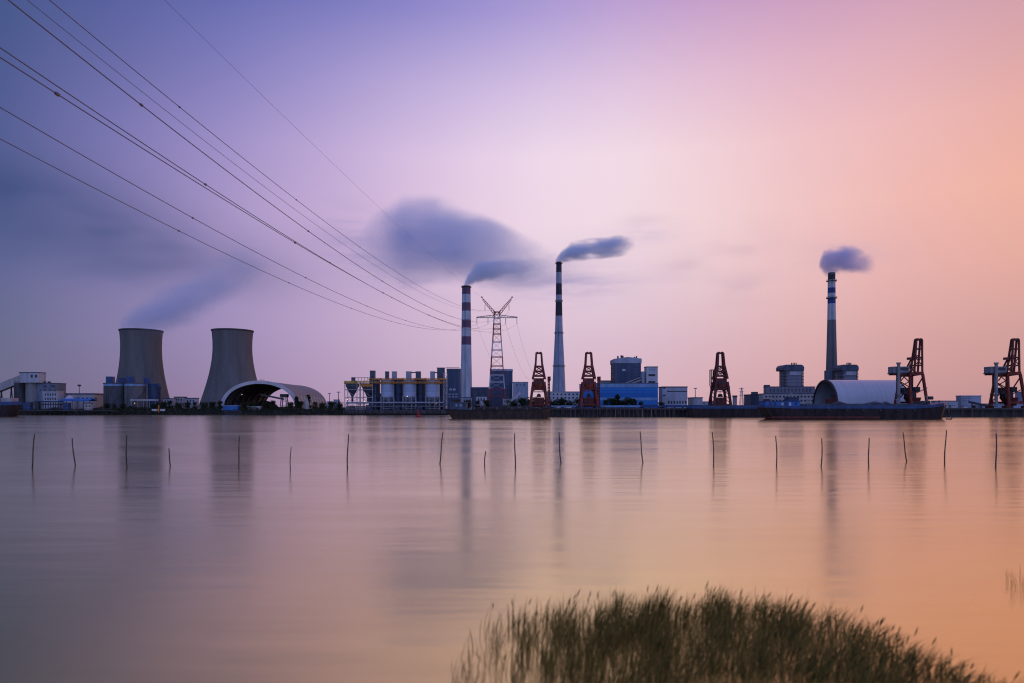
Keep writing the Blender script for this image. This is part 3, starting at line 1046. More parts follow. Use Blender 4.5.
# --- low sheds between the towers
for p0, p1, q0, Y_, m_, lab in ((163, 176, 398.2, 600, grey_p, 'low grey shed at the foot of the left cooling tower'),
                                (174, 187, 396.6, 610, offwhite, 'low cream shed between the two cooling towers'),
                                (185, 199, 397.8, 606, grey_p, 'low grey-blue shed at the foot of the right cooling tower')):
    t, x0, x1, z1 = building('low_shed', lab, 'shed', p0, p1, q0, Y_, 6, m_, brown_heap if m_ is offwhite else slate)
    windows(t, p0 + 1, front_px(x1, Y_) - 1, q0 + 1.5, q0 + 4.5, 3, 1, Y_, .4, .6)

t, x0, x1, z1 = building('blue_hut', 'small bright blue hut at the bank in front of the arched hall', 'hut', 223, 240, 405.4, 527, 5, blue_p, blue_lt, parapet=.5)
t, x0, x1, z1 = building('white_hut', 'low white hut at the bank right of the blue hut', 'hut', 248, 262, 406.3, 528, 4, offwhite, white_p, parapet=.4)
t = thing('notice_board', 'pair of pale notice boards with an orange post on the bank below the silos', 'sign', (X(158.5, 523), 523, GZ))
for p0, p1 in ((151.8, 157.4), (160, 165)):
    mb = MB()
    mb.box(X(p0, 523), X(p1, 523), 523, 523.3, Z(411, 523), Z(409, 523))
    mb.bar((X((p0 + p1) / 2, 523), 523.5, 1.5), (X((p0 + p1) / 2, 523), 523.5, Z(409, 523)), .25)
    mb.build('board', white_p, t)
mb = MB()
mb.path([(X(158.7, 523), 523, 1.5), (X(158.7, 523), 523, Z(405, 523))], .45, 8)
mb.build('post', orange_p, t)


# --- arched storage hall (left)
def arch_hall():
    A, B = (-201.5, 545.0), (-209.5, 660.0)
    dx, dy = B[0] - A[0], B[1] - A[1]
    L = sqrt(dx * dx + dy * dy)
    ax = (dx / L, dy / L)
    wd = (ax[1], -ax[0])
    t = thing('arched_hall', 'long arched storage hall with open ends and white front rim before the right cooling tower', 'storage hall', (A[0], A[1], GZ))
    W, H = 30.3, 23.3
    def ring(dist, w_, h_, n=28, off=0.0):
        pts = []
        for i in range(n + 1):
            a = pi * i / n
            u = -w_ * cos(a)
            z = GZ + h_ * sin(a) ** 0.86
            pts.append((A[0] + ax[0] * dist + wd[0] * u, A[1] + ax[1] * dist + wd[1] * u, z))
        return pts
    def shell(d0, d1, w0, h0, th, name, m_, segs=1, parent=t):
        mb = MB()
        secs = []
        for k in range(segs + 1):
            d = d0 + (d1 - d0) * k / segs
            o = ring(d, w0, h0)
            i_ = ring(d, w0 - th, h0 - th)
            secs.append(o + i_[::-1])
        mb.loft(secs)
        return mb.build(name, m_, parent)
    shell(.6, L - .6, W, H, .5, 'roof', roof_tan, 8)
    shell(-.6, .6, W + .25, H + .25, 2.6, 'front_rim', white_p)
    shell(L - .6, L + .6, W + .25, H + .25, 1.6, 'rear_rim', offwhite)
    for k in range(7):
        d = 8 + k * 16
        shell(d, d + .8, W - .52, H - .52, .9, 'inner_rib', steel_dk)
    for k in range(9):                            # translucent side lights low on the right flank
        mb = MB()
        d0, d1 = 6 + k * 12, 12 + k * 12
        q0, q1 = ring(d0, W + .06, H + .06), ring(d1, W + .06, H + .06)
        r0_, r1_ = ring(d0, W + .2, H + .2), ring(d1, W + .2, H + .2)
        i0, i1 = 24, 26
        mb.loft([[q0[i0], q0[i1], r0_[i1], r0_[i0]], [q1[i0], q1[i1], r1_[i1], r1_[i0]]])
        mb.build('side_light', offwhite, t)
    rl = MB()
    for k in range(6):
        p = ring(1.5 + k * 2.2, W, H + .2)[14]
        rl.bar(p, (p[0], p[1], p[2] + 1.3), .14)
    rl.build('ridge_railing', steel_dk, t)
    # what stands inside
    hp = MB()
    c = (A[0] - 12, A[1] + 44)
    prof = [(15, GZ), (9, GZ + 4.3), (4, GZ + 7.2), (.6, GZ + 8)]
    hp.lathe(c[0], c[1], prof, 26, cap1=True)
    for i, v in enumerate(hp.v):
        k = 1 + .12 * sin(v[0] * 1.7) * cos(v[1] * 1.3)
        hp.v[i] = (c[0] + (v[0] - c[0]) * k, c[1] + (v[1] - c[1]) * k, v[2])
    tag(hp.build('material_heap', brown_heap, loc=(c[0], c[1], GZ)), 'brown conical heap of bulk material inside the arched hall', 'heap')
    s = thing('stacker_frame', 'grey steel stacker frame standing inside the arched hall', 'machine', (A[0] + 8, A[1] + 40, GZ))
    mb = MB()
    x, y = A[0] + 6.5, A[1] + 40
    for a in (-3, 3):
        for b in (-3, 3):
            mb.bar((x + a, y + b, GZ), (x + a * .6, y + b * .6, GZ + 11), .6)
    for z in (4, 7.5, 10.8):
        for a in (-3, 3):
            mb.bar((x - 2.7, y + a * .8, GZ + z), (x + 2.7, y + a * .8, GZ + z), .45)
            mb.bar((x + a * .8, y - 2.7, GZ + z), (x + a * .8, y + 2.7, GZ + z), .45)
    mb.build('tower', steel_lt, s)
    mb = MB()
    mb.box(x - 3, x + 3, y - 2.5, y + 2.5, GZ + 11, GZ + 13.5)
    mb.bar((x, y, GZ + 9), (x - 19, y - 4, GZ + 13), 1.2, 1.5)
    mb.build('boom', grey_p, s)
    lamp(242, 394.5, 575, 'white lit lamp under the roof inside the arched hall', warm=False, r=.32)
    # finned tents beside the hall
    for px, m_, lab in ((306.8, offwhite, 'white pointed tent right of the arched hall'),):
        tt = thing('pointed_tent', lab, 'tent', (X(px, 535), 535, GZ))
        mb = MB()
        mb.lathe(X(px, 535), 535, [(2.0, GZ), (1.9, Z(403.5, 535)), (.7, Z(399, 535)), (.1, Z(396, 535))], 8, cap1=True)
        mb.build('cover', m_, tt)


arch_hall()
mast(338.5, 545, 392.3, 'thin lamp mast between the arched hall and the silo plant')
mast(329.5, 640, 393.5, 'thin pole beyond the right end of the arched hall')


# --- silo plant with the orange railings
def silo_plant():
    Y = 534
    s = Y / F
    slab = MB()
    slab.box(X(343, 521), X(449, 521), 521, 560, 1.0, GZ + .15)
    q = thing('plant_quay', 'dark concrete quay under the silo plant with orange railings', 'quay', (X(396, 521), 540, 1.0))
    slab.build('slab', concrete_dk, q)
    for i in range(16):
        f = MB()
        x = X(345 + 102 * i / 15, 521)
        f.box(x - .3, x + .3, 520.5, 520.98, -.5, 3.2)
        f.build('fender', stone_dk, q)
    zt, zb = Z(383.4, Y), Z(396.6, Y)
    front = [(386.2, 6.6, (('b', 391, 395.2), ('b', 384.2, 387.3)), 'pale blue steel silo in the orange-railed plant, left of the front three'),
             (408.5, 6.7, (('b', 405.2, 410), ('b', 415, 419.6), ('d', 409.5, 415.5)), 'pale blue steel silo in the orange-railed plant, middle of the front three'),
             (431.8, 7.2, (('b', 429.6, 433.8), ('d', 433.5, 438)), 'pale blue steel silo in the orange-railed plant, right of the front three')]
    for px, r, boxes, lab in front:
        c = (X(px, Y), Y + 6, GZ)
        t = thing('steel_silo', lab, 'silo', c, 'front silos of the orange-railed plant')
        rr = r * s
        mb = MB()
        mb.lathe(c[0], c[1], [(.9, zb - 4.5), (rr, zb), (rr, Z(379.8, Y)), (rr * .9, Z(379.2, Y))], 40, True, True)
        mb.build('tank', tank_lift, t, smooth=True)
        fr = MB()
        cols = []
        for k in range(8):
            a = pi / 8 + 2 * pi * k / 8
            cols.append((c[0] + (rr + .2) * cos(a), c[1] + (rr + .2) * sin(a)))
        for x, y in cols:
            fr.bar((x, y, GZ), (x, y, zb + .3), .62)
        for lv in (403.3, 397.0, 408.5):
            for (x, y), (x2, y2) in zip(cols, cols[1:] + cols[:1]):
                fr.bar((x, y, Z(lv, Y)), (x2, y2, Z(lv, Y)), .5)
        for (x, y), (x2, y2) in list(zip(cols, cols[1:] + cols[:1]))[::2]:
            fr.bar((x, y, Z(403.3, Y)), (x2, y2, Z(397, Y)), .25)
            fr.bar((x2, y2, GZ + .2), (x, y, Z(403.3, Y)), .25)
        fr.build('support_frame', steel_lt, t)
        dk = MB()
        dk.box(c[0] - rr * .8, c[0] - .6, c[1] - 2, c[1] + 4, Z(402.6, Y), Z(397.6, Y))
        dk.box(c[0] + 1.2, c[0] + rr * .7, c[1] - 3, c[1] + 3, GZ + .2, Z(404.2, Y))
        dk.build('pump_room', steel_dk, t)
        for lv, nm in ((383.2, 'lower_walkway'), (379.7, 'upper_walkway')):
            rl = MB()
            z = Z(lv, Y)
            ro = rr + 1.0
            rl.lathe(c[0], c[1], [(rr - .05, z - .25), (ro, z - .25), (ro, z), (rr - .05, z)], 40)
            for k in range(28):
                a = 2 * pi * k / 28
                x, y = c[0] + ro * cos(a), c[1] + ro * sin(a)
                rl.bar((x, y, z), (x, y, z + 1.1), .12)
            for h in (.55, 1.1):
                rl.lathe(c[0], c[1], [(ro - .09, z + h - .09), (ro + .09, z + h - .09), (ro + .09, z + h + .09), (ro - .09, z + h + .09), (ro - .09, z + h - .09)], 36)
            rl.build(nm, orange_p, t)
        for kind, b0, b1 in boxes:
            mb = MB()
            if kind == 'b':
                mb.box(X(b0, Y), X(b1, Y), c[1] - 2.4, c[1] + 2.4, Z(379.6, Y), Z(371.6, Y))
                mb.box(X(b0, Y) - .15, X(b1, Y) + .15, c[1] - 2.55, c[1] + 2.55, Z(371.6, Y), Z(371.1, Y))
                mb.build('filter_house', bluegrey if b0 not in (415, 384.2) else slate, t)
            else:
                mb.bar((X(b0, Y), c[1], Z(372.2, Y)), (X(b1, Y), c[1], Z(372.2, Y)), .8)
                mb.build('duct', steel_dk, t)
    for px, r, lab, box in ((374.8, 5.4, 'dark blue silo behind the second hopper in the orange-railed plant', (370.5, 375, 371.2)),
                            (398.0, 5.6, 'dark blue silo between the left and middle pale silos, set back', None),
                            (420.4, 5.2, 'dark blue silo between the middle and right pale silos, set back', None),
                            (442.4, 4.3, 'narrow silo at the right end of the orange-railed plant under the tallest filter house', (437.4, 444.6, 368.2))):
        Yb = Y + 14
        sb = Yb / F
        c = (X(px, Yb), Yb, GZ)
        t = thing('steel_silo', lab, 'silo', c, 'rear silos of the orange-railed plant')
        rr = r * sb
        mb = MB()
        mb.lathe(c[0], c[1], [(rr, GZ + 3), (rr, Z(380.4, Yb)), (rr * .5, Z(379.6, Yb))], 32, True, True)
        mb.build('tank', navy, t, smooth=True)
        fr = MB()
        for k in range(6):
            a = 2 * pi * k / 6
            fr.bar((c[0] + (rr + .3) * cos(a), c[1] + (rr + .3) * sin(a), GZ), (c[0] + (rr + .3) * cos(a), c[1] + (rr + .3) * sin(a), Z(394, Yb)), .5)
        for lv in (394, 402):
            fr.lathe(c[0], c[1], [(rr + .05, Z(lv, Yb)), (rr + .5, Z(lv, Yb)), (rr + .5, Z(lv, Yb) + .5), (rr + .05, Z(lv, Yb) + .5)], 24)
        fr.build('support_frame', steel_dk, t)
        rl = MB()
        z = Z(380, Yb)
        rl.lathe(c[0], c[1], [(rr, z), (rr + .6, z), (rr + .6, z + 1.1), (rr + .5, z + 1.1)], 28)
        rl.build('upper_walkway', orange_p, t)
        if box:
            mb = MB()
            mb.box(X(box[0], Yb), X(box[1], Yb), c[1] - 2.5, c[1] + 2.5, Z(380.2, Yb), Z(box[2], Yb))
            mb.box(X(box[0], Yb) - .2, X(box[1], Yb) + .2, c[1] - 2.7, c[1] + 2.7, Z(box[2], Yb), Z(box[2], Yb) + .4)
            mb.build('filter_house', slate, t)
    # stair tower with a white frame at the right end
    t = thing('stair_tower', 'open white steel stair tower at the right end of the silo plant', 'stair tower', (X(445, Y), Y + 4, GZ))
    mb = MB()
    x0, x1 = X(443.4, Y), X(446.6, Y)
    for x in (x0, x1):
        for y in (Y + 2, Y + 5):
            mb.bar((x, y, GZ), (x, y, Z(372.5, Y)), .35)
    nlev = 9
    for k in range(nlev):
        z0, z1 = GZ + (Z(373, Y) - GZ) * k / nlev, GZ + (Z(373, Y) - GZ) * (k + 1) / nlev
        mb.bar((x0, Y + 2, z1), (x1, Y + 2, z1), .25)
        mb.bar((x0, Y + 5, z1), (x1, Y + 5, z1), .25)
        mb.bar((x0 if k % 2 else x1, Y + 2, z0), (x1 if k % 2 else x0, Y + 2, z1), .3)
    mb.build('frame', steel_lt, t)
    bk, _a, _b, _c = building('pump_hall', 'dark pump hall behind and under the pale silos of the orange-railed plant', 'building', 373, 446, 395.5, 553, 8, slate, steel_dk)
    windows(bk, 376, 444, 398, 405, 14, 2, 553, .5, .5, m=grey_p)
    wk = thing('pipe_rack', 'steel pipe rack with two levels along the foot of the silo plant', 'pipe rack', (X(408, 530), 529, GZ))
    rk = MB()
    for i in range(17):
        x = X(346 + 98 * i / 16, 528)
        rk.bar((x, 528, GZ), (x, 528, Z(403.2, 528)), .32)
    for lv in (403.2, 406.8):
        rk.bar((X(346, 528), 528, Z(lv, 528)), (X(444, 528), 528, Z(lv, 528)), .42)
    rk.build('frame', steel_dk, wk)
    for k, lv in enumerate((402.8, 402.2, 406.3)):
        pp = MB()
        pp.path([(X(346, 528), 528.4 + .5 * k, Z(lv, 528)), (X(444, 528), 528.4 + .5 * k, Z(lv, 528))], .3, 8)
        pp.build('pipe', steel_lt if k else bluegrey, wk)
    for i, (p0, p1, q0, m_, lab) in enumerate(((349, 355, 405.5, slate, 'dark switch cabin under the leftmost loading hopper'),
                                               (366, 372, 405, blue_dk, 'dark blue switch cabin under the second loading hopper'),
                                               (394, 400, 404.5, slate, 'dark pump cabin between the left and middle pale silos'),
                                               (417, 423, 404.3, blue_dk, 'dark blue pump cabin between the middle and right pale silos'))):
        cb, xa_, xb_, zz_ = building('pump_cabin', lab, 'cabin', p0, p1, q0, 531, 2, m_, steel_dk, parapet=.2)
        windows(cb, p0 + 1, p1 - 1, q0 + 1.4, q0 + 4, 2, 1, 531, .5, .6, m=grey_p)
    cw = thing('rail_walkway', 'continuous orange-railed catwalk joining the tops of all the silos in the plant', 'catwalk', (X(408, Y), Y + 12, GZ))
    for lv, nm in ((383.0, 'lower_catwalk'), (379.5, 'upper_catwalk')):
        rl = MB()
        yy = Y + .4
        za = Z(lv, yy)
        xa_, xb_ = X(374, yy), X(445.5, yy)
        rl.box(xa_, xb_, yy, yy + 1.0, za - .25, za)
        for i in range(56):
            x = xa_ + (xb_ - xa_) * i / 55
            rl.bar((x, yy, za), (x, yy, za + 1.1), .12)
        for h_ in (.5, 1.1):
            rl.bar((xa_, yy, za + h_), (xb_, yy, za + h_), .24)
        rl.build(nm, orange_p, cw)
    # two loading hoppers
    for p0, p1, lab in ((344.8, 357, 'loading hopper with a steep cone and yellow railing, leftmost of the silo plant'),
                        (360.5, 372.5, 'loading hopper with orange panels, second from the left in the silo plant')):
        c = (X((p0 + p1) / 2, Y), Y + 5, GZ)
        t = thing('loading_hopper', lab, 'hopper', c, 'pair of loading hoppers')
        x0, x1 = X(p0, Y), X(p1, Y)
        y0, y1 = Y, Y + 10
        mb = MB()
        zt2, zc = Z(386, Y), Z(396.5, Y)
        mb.loft([[(x0 + .5, y0 + .5, Z(383.8, Y)), (x1 - .5, y0 + .5, Z(383.8, Y)), (x1 - .5, y1 - .5, Z(383.8, Y)), (x0 + .5, y1 - .5, Z(383.8, Y))],
                 [(x0 + .5, y0 + .5, zt2), (x1 - .5, y0 + .5, zt2), (x1 - .5, y1 - .5, zt2), (x0 + .5, y1 - .5, zt2)],
                 [(c[0] - .7, c[1] - .7, zc), (c[0] + .7, c[1] - .7, zc), (c[0] + .7, c[1] + .7, zc), (c[0] - .7, c[1] + .7, zc)],
                 [(c[0] - .7, c[1] - .7, zc - 4), (c[0] + .7, c[1] - .7, zc - 4), (c[0] + .7, c[1] + .7, zc - 4), (c[0] - .7, c[1] + .7, zc - 4)]])
        mb.build('cone', slate, t)
        if p0 < 350:
            mb = MB()
            mb.box(x0 + .2, x1 - .2, y0 - .42, y0 - .2, Z(383.2, Y), Z(381.4, Y))
            mb.build('yellow_fascia', yellow_p, t)
        if p0 > 350:
            mb = MB()
            mb.box(x0 + .2, x1 - .2, y0 + .1, y0 + .48, Z(386.6, Y), Z(383.8, Y))
            mb.build('front_panel', orange_p, t)
        fr = MB()
        for x in (x0, x1):
            for y in (y0, y1):
                fr.bar((x, y, GZ), (x, y, Z(381, Y)), .5)
        for lv in (389.5, 397.5, 404):
            for y in (y0, y1):
                fr.bar((x0, y, Z(lv, Y)), (x1, y, Z(lv, Y)), .35)
            for x in (x0, x1):
                fr.bar((x, y0, Z(lv, Y)), (x, y1, Z(lv, Y)), .35)
        for a, b in ((389.5, 397.5), (397.5, 404), (404, 410.5)):
            fr.bar((x0, y0, Z(a, Y)), (x1, y0, Z(b, Y)), .22)
            fr.bar((x1, y1, Z(a, Y)), (x0, y1, Z(b, Y)), .22)
        fr.build('frame', steel_lt, t)
        mb = MB()
        mb.box(x0 - .5, x1 + .5, y0 - .5, y1 + .5, Z(383.8, Y), Z(383.3, Y))
        mb.build('deck', steel_dk, t)
        rl = MB()
        for h in (.9, 1.8):
            for y in (y0 - .45, y1 + .45):
                rl.bar((x0 - .45, y, Z(383.3, Y) + h), (x1 + .45, y, Z(383.3, Y) + h), .26)
            for x in (x0 - .45, x1 + .45):
                rl.bar((x, y0 - .45, Z(383.3, Y) + h), (x, y1 + .45, Z(383.3, Y) + h), .26)
        for k in range(9):
            x = x0 - .45 + (x1 - x0 + .9) * k / 8
            rl.bar((x, y0 - .45, Z(383.3, Y)), (x, y0 - .45, Z(383.3, Y) + 1.8), .22)
        rl.build('railing', yellow_p, t)
    t = thing('belt_bridge', 'thin steel belt bridge running over the two loading hoppers', 'conveyor', (X(360, Y), Y + 7, GZ))
    mb = MB()
    for z in (Z(377.2, Y), Z(380.8, Y)):
        mb.bar((X(350, Y), Y + 7, z), (X(372, Y), Y + 7, z), .3)
    for k in range(8):
        a = 350 + 22 * k / 7
        mb.bar((X(a, Y), Y + 7, Z(377.2, Y)), (X(a, Y), Y + 7, Z(380.8, Y)), .25)
    mb.build('truss', steel_dk, t)
    mb = MB()
    mb.box(X(349.6, Y), X(353, Y), Y + 5.5, Y + 8.5, Z(381, Y), Z(376.9, Y))
    mb.build('drive_house', slate, t)
    for px, py, lab in ((347.3, 399.3, 'warm lamp lit under the leftmost loading hopper'), (364.2, 401.3, 'warm lamp lit under the second loading hopper'),
                        (407.2, 396.2, 'warm lamp lit at the foot of the middle pale silo'), (436.2, 403.3, 'warm lamp lit under the right pale silo')):
        lamp(px, py, Y - 3.5, lab, r=.33)


silo_plant()


# --- blocks behind the pylon
def mid_blocks():
    t, x0, x1, z1 = building('turbine_hall', 'dark blue hall with a flat roof between the silo plant and the banded chimney', 'building', 446.6, 461.5, 368.5, 700, 16, slate_panels, grey_p)
    mb = MB()
    mb.bar((x0 - 1, 699, Z(367.6, 700)), (x1 - 1, 699, Z(367.6, 700)), .4)
    mb.build('roof_beam', steel_dk, t)
    windows(t, 449, 456, 388, 391, 2, 1, 700, .7, .6, m=white_p)
    windows(t, 448, 458, 393, 398, 3, 2, 700, .6, .5, m=grey_p)
    t, x0, x1, z1 = building('boiler_house', 'dark glazed boiler house standing behind the legs of the pylon', 'building', 490, 512.6, 369, 760, 18, slate_panels, grey_p, parapet=2.2)
    windows(t, 492, 509, 375, 397, 4, 5, 760, .45, .35, m=navy)
    t, x0, x1, z1 = building('low_block', 'low dark block between the banded chimney and the pylon', 'building', 470.5, 490.5, 387, 720, 14, slate, grey_p)
    windows(t, 472, 488, 388.5, 390.5, 5, 1, 720, .6, .6)
    t, x0, x1, z1 = building('grey_hall', 'plain grey hall right of the pylon, behind the leftmost crane', 'building', 512.8, 528.2, 381.8, 740, 20, bluegrey, grey_p)
    windows(t, 515, 526, 384, 386, 3, 1, 740, .5, .5)
    for p0, p1, q0, Y_, m_, lab in ((476, 487, 396, 640, white_p, 'low white works building under the pylon, left of its legs'),
                                    (503, 511, 398, 630, offwhite, 'low pale works building at the right legs of the pylon'),
                                    (462, 472, 397.2, 650, bluegrey, 'low blue-grey building at the foot of the banded chimney')):
        t, x0, x1, z1 = building('works_building', lab, 'building', p0, p1, q0, Y_, 8, m_, slate)
        windows(t, p0 + 1, p1 - 1.5, q0 + 1.5, q0 + 5.5, 3, 1, Y_, .5, .6)
    t = thing('conveyor_gallery', 'short white sloping conveyor gallery left of the leftmost crane', 'conveyor', (X(516, 600), 600, GZ))
    mb = MB()
    mb.bar((X(511, 600), 600, Z(401.5, 600)), (X(520.5, 600), 600, Z(392.5, 600)), 2.4, 2.6)
    mb.build('gallery', white_p, t)
    mb = MB()
    mb.bar((X(519, 600), 600, GZ), (X(519, 600), 600, Z(394.2, 600)), .7)
    mb.build('trestle', steel_dk, t)
    # white long building with windows at the foot of the tallest chimney
    t, x0, x1, z1 = building('long_white_building', 'long white two-storey building at the foot of the tallest chimney', 'building', 546, 581, 391.4, 540, 12, white_p, offwhite)
    p0 = front_px(x0, 540)
    windows(t, p0 + 1, 579, 392.6, 399.6, 8, 2, 540, .42, .42)
    # blue hall
    t, x0, x1, z1 = building('blue_hall', 'big bright blue hall with a pale top band behind the second crane', 'building', 579.5, 658, 383, 476, 30, blue_panels, slate, parapet=.4)
    mb = MB()
    mb.box(x0 - .12, x1 + .12, 475.8, 506.2, Z(387.4, 476), Z(383.35, 476))
    mb.build('top_band', blue_lt, t)
    mb = MB()
    mb.box(x0 - .1, x1 + .1, 475.85, 506.1, Z(400.4, 476), Z(397.6, 476))
    mb.build('lower_band', blue_lt, t)
    # dark boiler house with pale parapet
    Y = 560
    t, x0, x1, z1 = building('boiler_house', 'tall dark boiler house with a pale parapet behind the blue hall', 'building', 610.8, 641, 362.6, Y, 22, slate_panels, slate, parapet=.3)
    par = MB()
    pts = [(x0 - .5, Z(363.2, Y)), (x1 + .5, Z(363.2, Y)), (x1 + .5, Z(358.6, Y)), ((x0 + x1) / 2, Z(356.9, Y)), (x0 - .5, Z(358.8, Y))]
    par.prism(pts, Y - .5, Y + 22.5)
    par.build('parapet', bluegrey, t)
    windows(t, front_px(x0, Y) + 1.5, front_px(x1, Y) - 1, 365.5, 382, 7, 5, Y, .45, .5, m=navy)
    mb = MB()
    fbox(mb, 622, 625.5, 369, 371, Y - .2, .4, z0=Z(371, Y))
    mb.build('pale_panel', white_p, t)
    for p0, q in ((618.6, 355.2), (622, 354.6), (623.6, 354.9), (635.4, 356), (637.5, 355.4)):
        mb = MB()
        mb.path([(X(p0 + .8, Y), Y + 8, Z(359, Y)), (X(p0 + .8, Y), Y + 8, Z(q, Y))], .65, 8)
        mb.build('roof_vent', steel_dk, t)
    mb = MB()
    xs = x0 - 1.6
    for k in range(9):
        z = Z(383 - k * 2.4, Y)
        mb.box(xs - .9, x0 - .05, Y + 1, Y + 5, z, z + .25)
        mb.bar((xs - .8, Y + 1, z), (xs - .8, Y + 1, z + 2), .2)
        mb.bar((xs - .8, Y + 1 + (k % 2) * 4, z), (xs - .8, Y + 5 - (k % 2) * 4, z + 2), .25)
    mb.build('outside_stair', steel_dk, t)
    # white transfer tower and its gallery
    Y = 530
    t, x0, x1, z1 = building('transfer_tower', 'white square transfer tower with dark windows at the right end of the blue hall', 'tower', 644.2, 657.8, 366.4, Y, 9, white_p, slate, parapet=.6)
    p0 = front_px(x0, Y)
    windows(t, p0 + .8, 656.4, 368, 371, 1, 1, Y, .6, .5, m=bluegrey)
    windows(t, p0 + .8, 656.4, 373.5, 376.8, 1, 1, Y, .75, .6)
    windows(t, p0 + .8, 656.4, 380.6, 383.4, 1, 1, Y, .75, .6)
    mb = MB()
    fbox(mb, 640.8, 644.6, 371.4, 383.5, Y + 2, 5)
    mb.build('lift_shaft', bluegrey, t)
    t = thing('conveyor_gallery', 'pale sloping conveyor gallery above the blue hall rising to the white transfer tower', 'conveyor', (X(636, Y), Y + 4, GZ))
    mb = MB()
    mb.bar((X(624, Y), Y + 4, Z(385.5, Y)), (X(645, Y), Y + 4, Z(377.4, Y)), 2.6, 2.8)
    mb.build('gallery', offwhite, t)
    mb = MB()
    mb.bar((X(626, Y), Y + 2.6, Z(384.2, Y)), (X(645, Y), Y + 2.6, Z(376.9, Y)), .2, .9)
    mb.build('window_strip', steel_dk, t)
    for px in (630, 638):
        mb = MB()
        zz = Z(385.5 - (px - 624) * 8.1 / 21, Y) - 1.5
        mb.bar((X(px, Y), Y + 4, GZ), (X(px, Y), Y + 4, zz), .6)
        mb.build('trestle', steel_dk, t)
    # small pale roofs left of the boiler house
    t, x0, x1, z1 = building('roof_house', 'small pale roof structure left of the dark boiler house, above the blue hall', 'building', 600, 611, 380.4, 590, 8, offwhite, slate)
    # grey hall right of the blue hall
    Y = 505
    t, x0, x1, z1 = building('grey_storage_hall', 'grey hall with a dark window strip right of the blue hall', 'building', 658.6, 687.4, 386.4, Y, 13, grey_p, slate)
    p0 = front_px(x0, Y)
    windows(t, p0 + 4.5, 687, 390.6, 392, 1, 1, Y, .98, .7)
    windows(t, p0 + .4, p0 + 3.4, 386.8, 389, 1, 1, Y, .7, .7)
    windows(t, p0 + .4, p0 + 3.4, 394.4, 396.4, 1, 1, Y, .7, .7)
    windows(t, p0 + 5, 687, 400.5, 404, 7, 1, Y, .5, .8)
    t, x0, x1, z1 = building('low_hall', 'low grey shed right of the grey hall with the window strip', 'building', 687.8, 702.6, 397.2, 520, 16, grey_p, slate)
    t, x0, x1, z1 = building('dark_block', 'dark stepped block left of the right-hand power station', 'building', 744, 762, 394.2, 600, 16, slate, steel_dk)
    mb = MB()
    fbox(mb, 751, 758, 391.8, 394.6, 604, 6)
    mb.build('roof_house', slate, t)
    mast(695.3, 540, 388.5, 'thin mast right of the grey hall with the window strip')
    t = thing('lattice_mast', 'small grey lattice mast between the third crane and the dark stepped block', 'mast', (X(741.6, 640), 640, GZ))
    mb = MB()
    x, zt = X(741.6, 640), Z(387.6, 640)
    for k in range(7):
        z0, z1 = GZ + (zt - GZ) * k / 7, GZ + (zt - GZ) * (k + 1) / 7
        h0, h1 = 1.9 * (1 - k / 8.5), 1.9 * (1 - (k + 1) / 8.5)
        for a, b in ((-1, -1), (1, -1), (1, 1), (-1, 1)):
            mb.bar((x + a * h0, 640 + b * h0, z0), (x + a * h1, 640 + b * h1, z1), .3)
        mb.bar((x - h0, 640 - h0, z0), (x + h1, 640 - h1, z1), .2)
        mb.bar((x + h0, 640 - h0, z0), (x - h1, 640 - h1, z1), .2)
    mb.build('lattice', steel_lt, t)
    mb = MB()
    for z in (.62, .8, .95):
        zz = GZ + (zt - GZ) * z
        mb.box(x - 2.6, x + 2.6, 639.8, 640.2, zz, zz + .35)
    mb.build('arms', steel_lt, t)
    t, x0, x1, z1 = building('water_tower', 'small pale square tower with a wider top right of the third crane', 'tower', 732.6, 737, 395.4, 600, 3, offwhite, slate, parapet=1.6)
    for p0, p1, q0, Y_, lab in ((327, 334, 401.2, 900, 'distant hazy block left of the thin lamp mast'), (333.5, 340, 399.4, 1000, 'distant hazy block behind the thin lamp mast'),
                                (702, 716, 401.3, 800, 'distant low block left of the third crane'), (958, 966, 402.4, 900, 'distant low block behind the white block on the right')):
        building('distant_block', lab, 'building', p0, p1, q0, Y_, 12, bluegrey, grey_p)


mid_blocks()


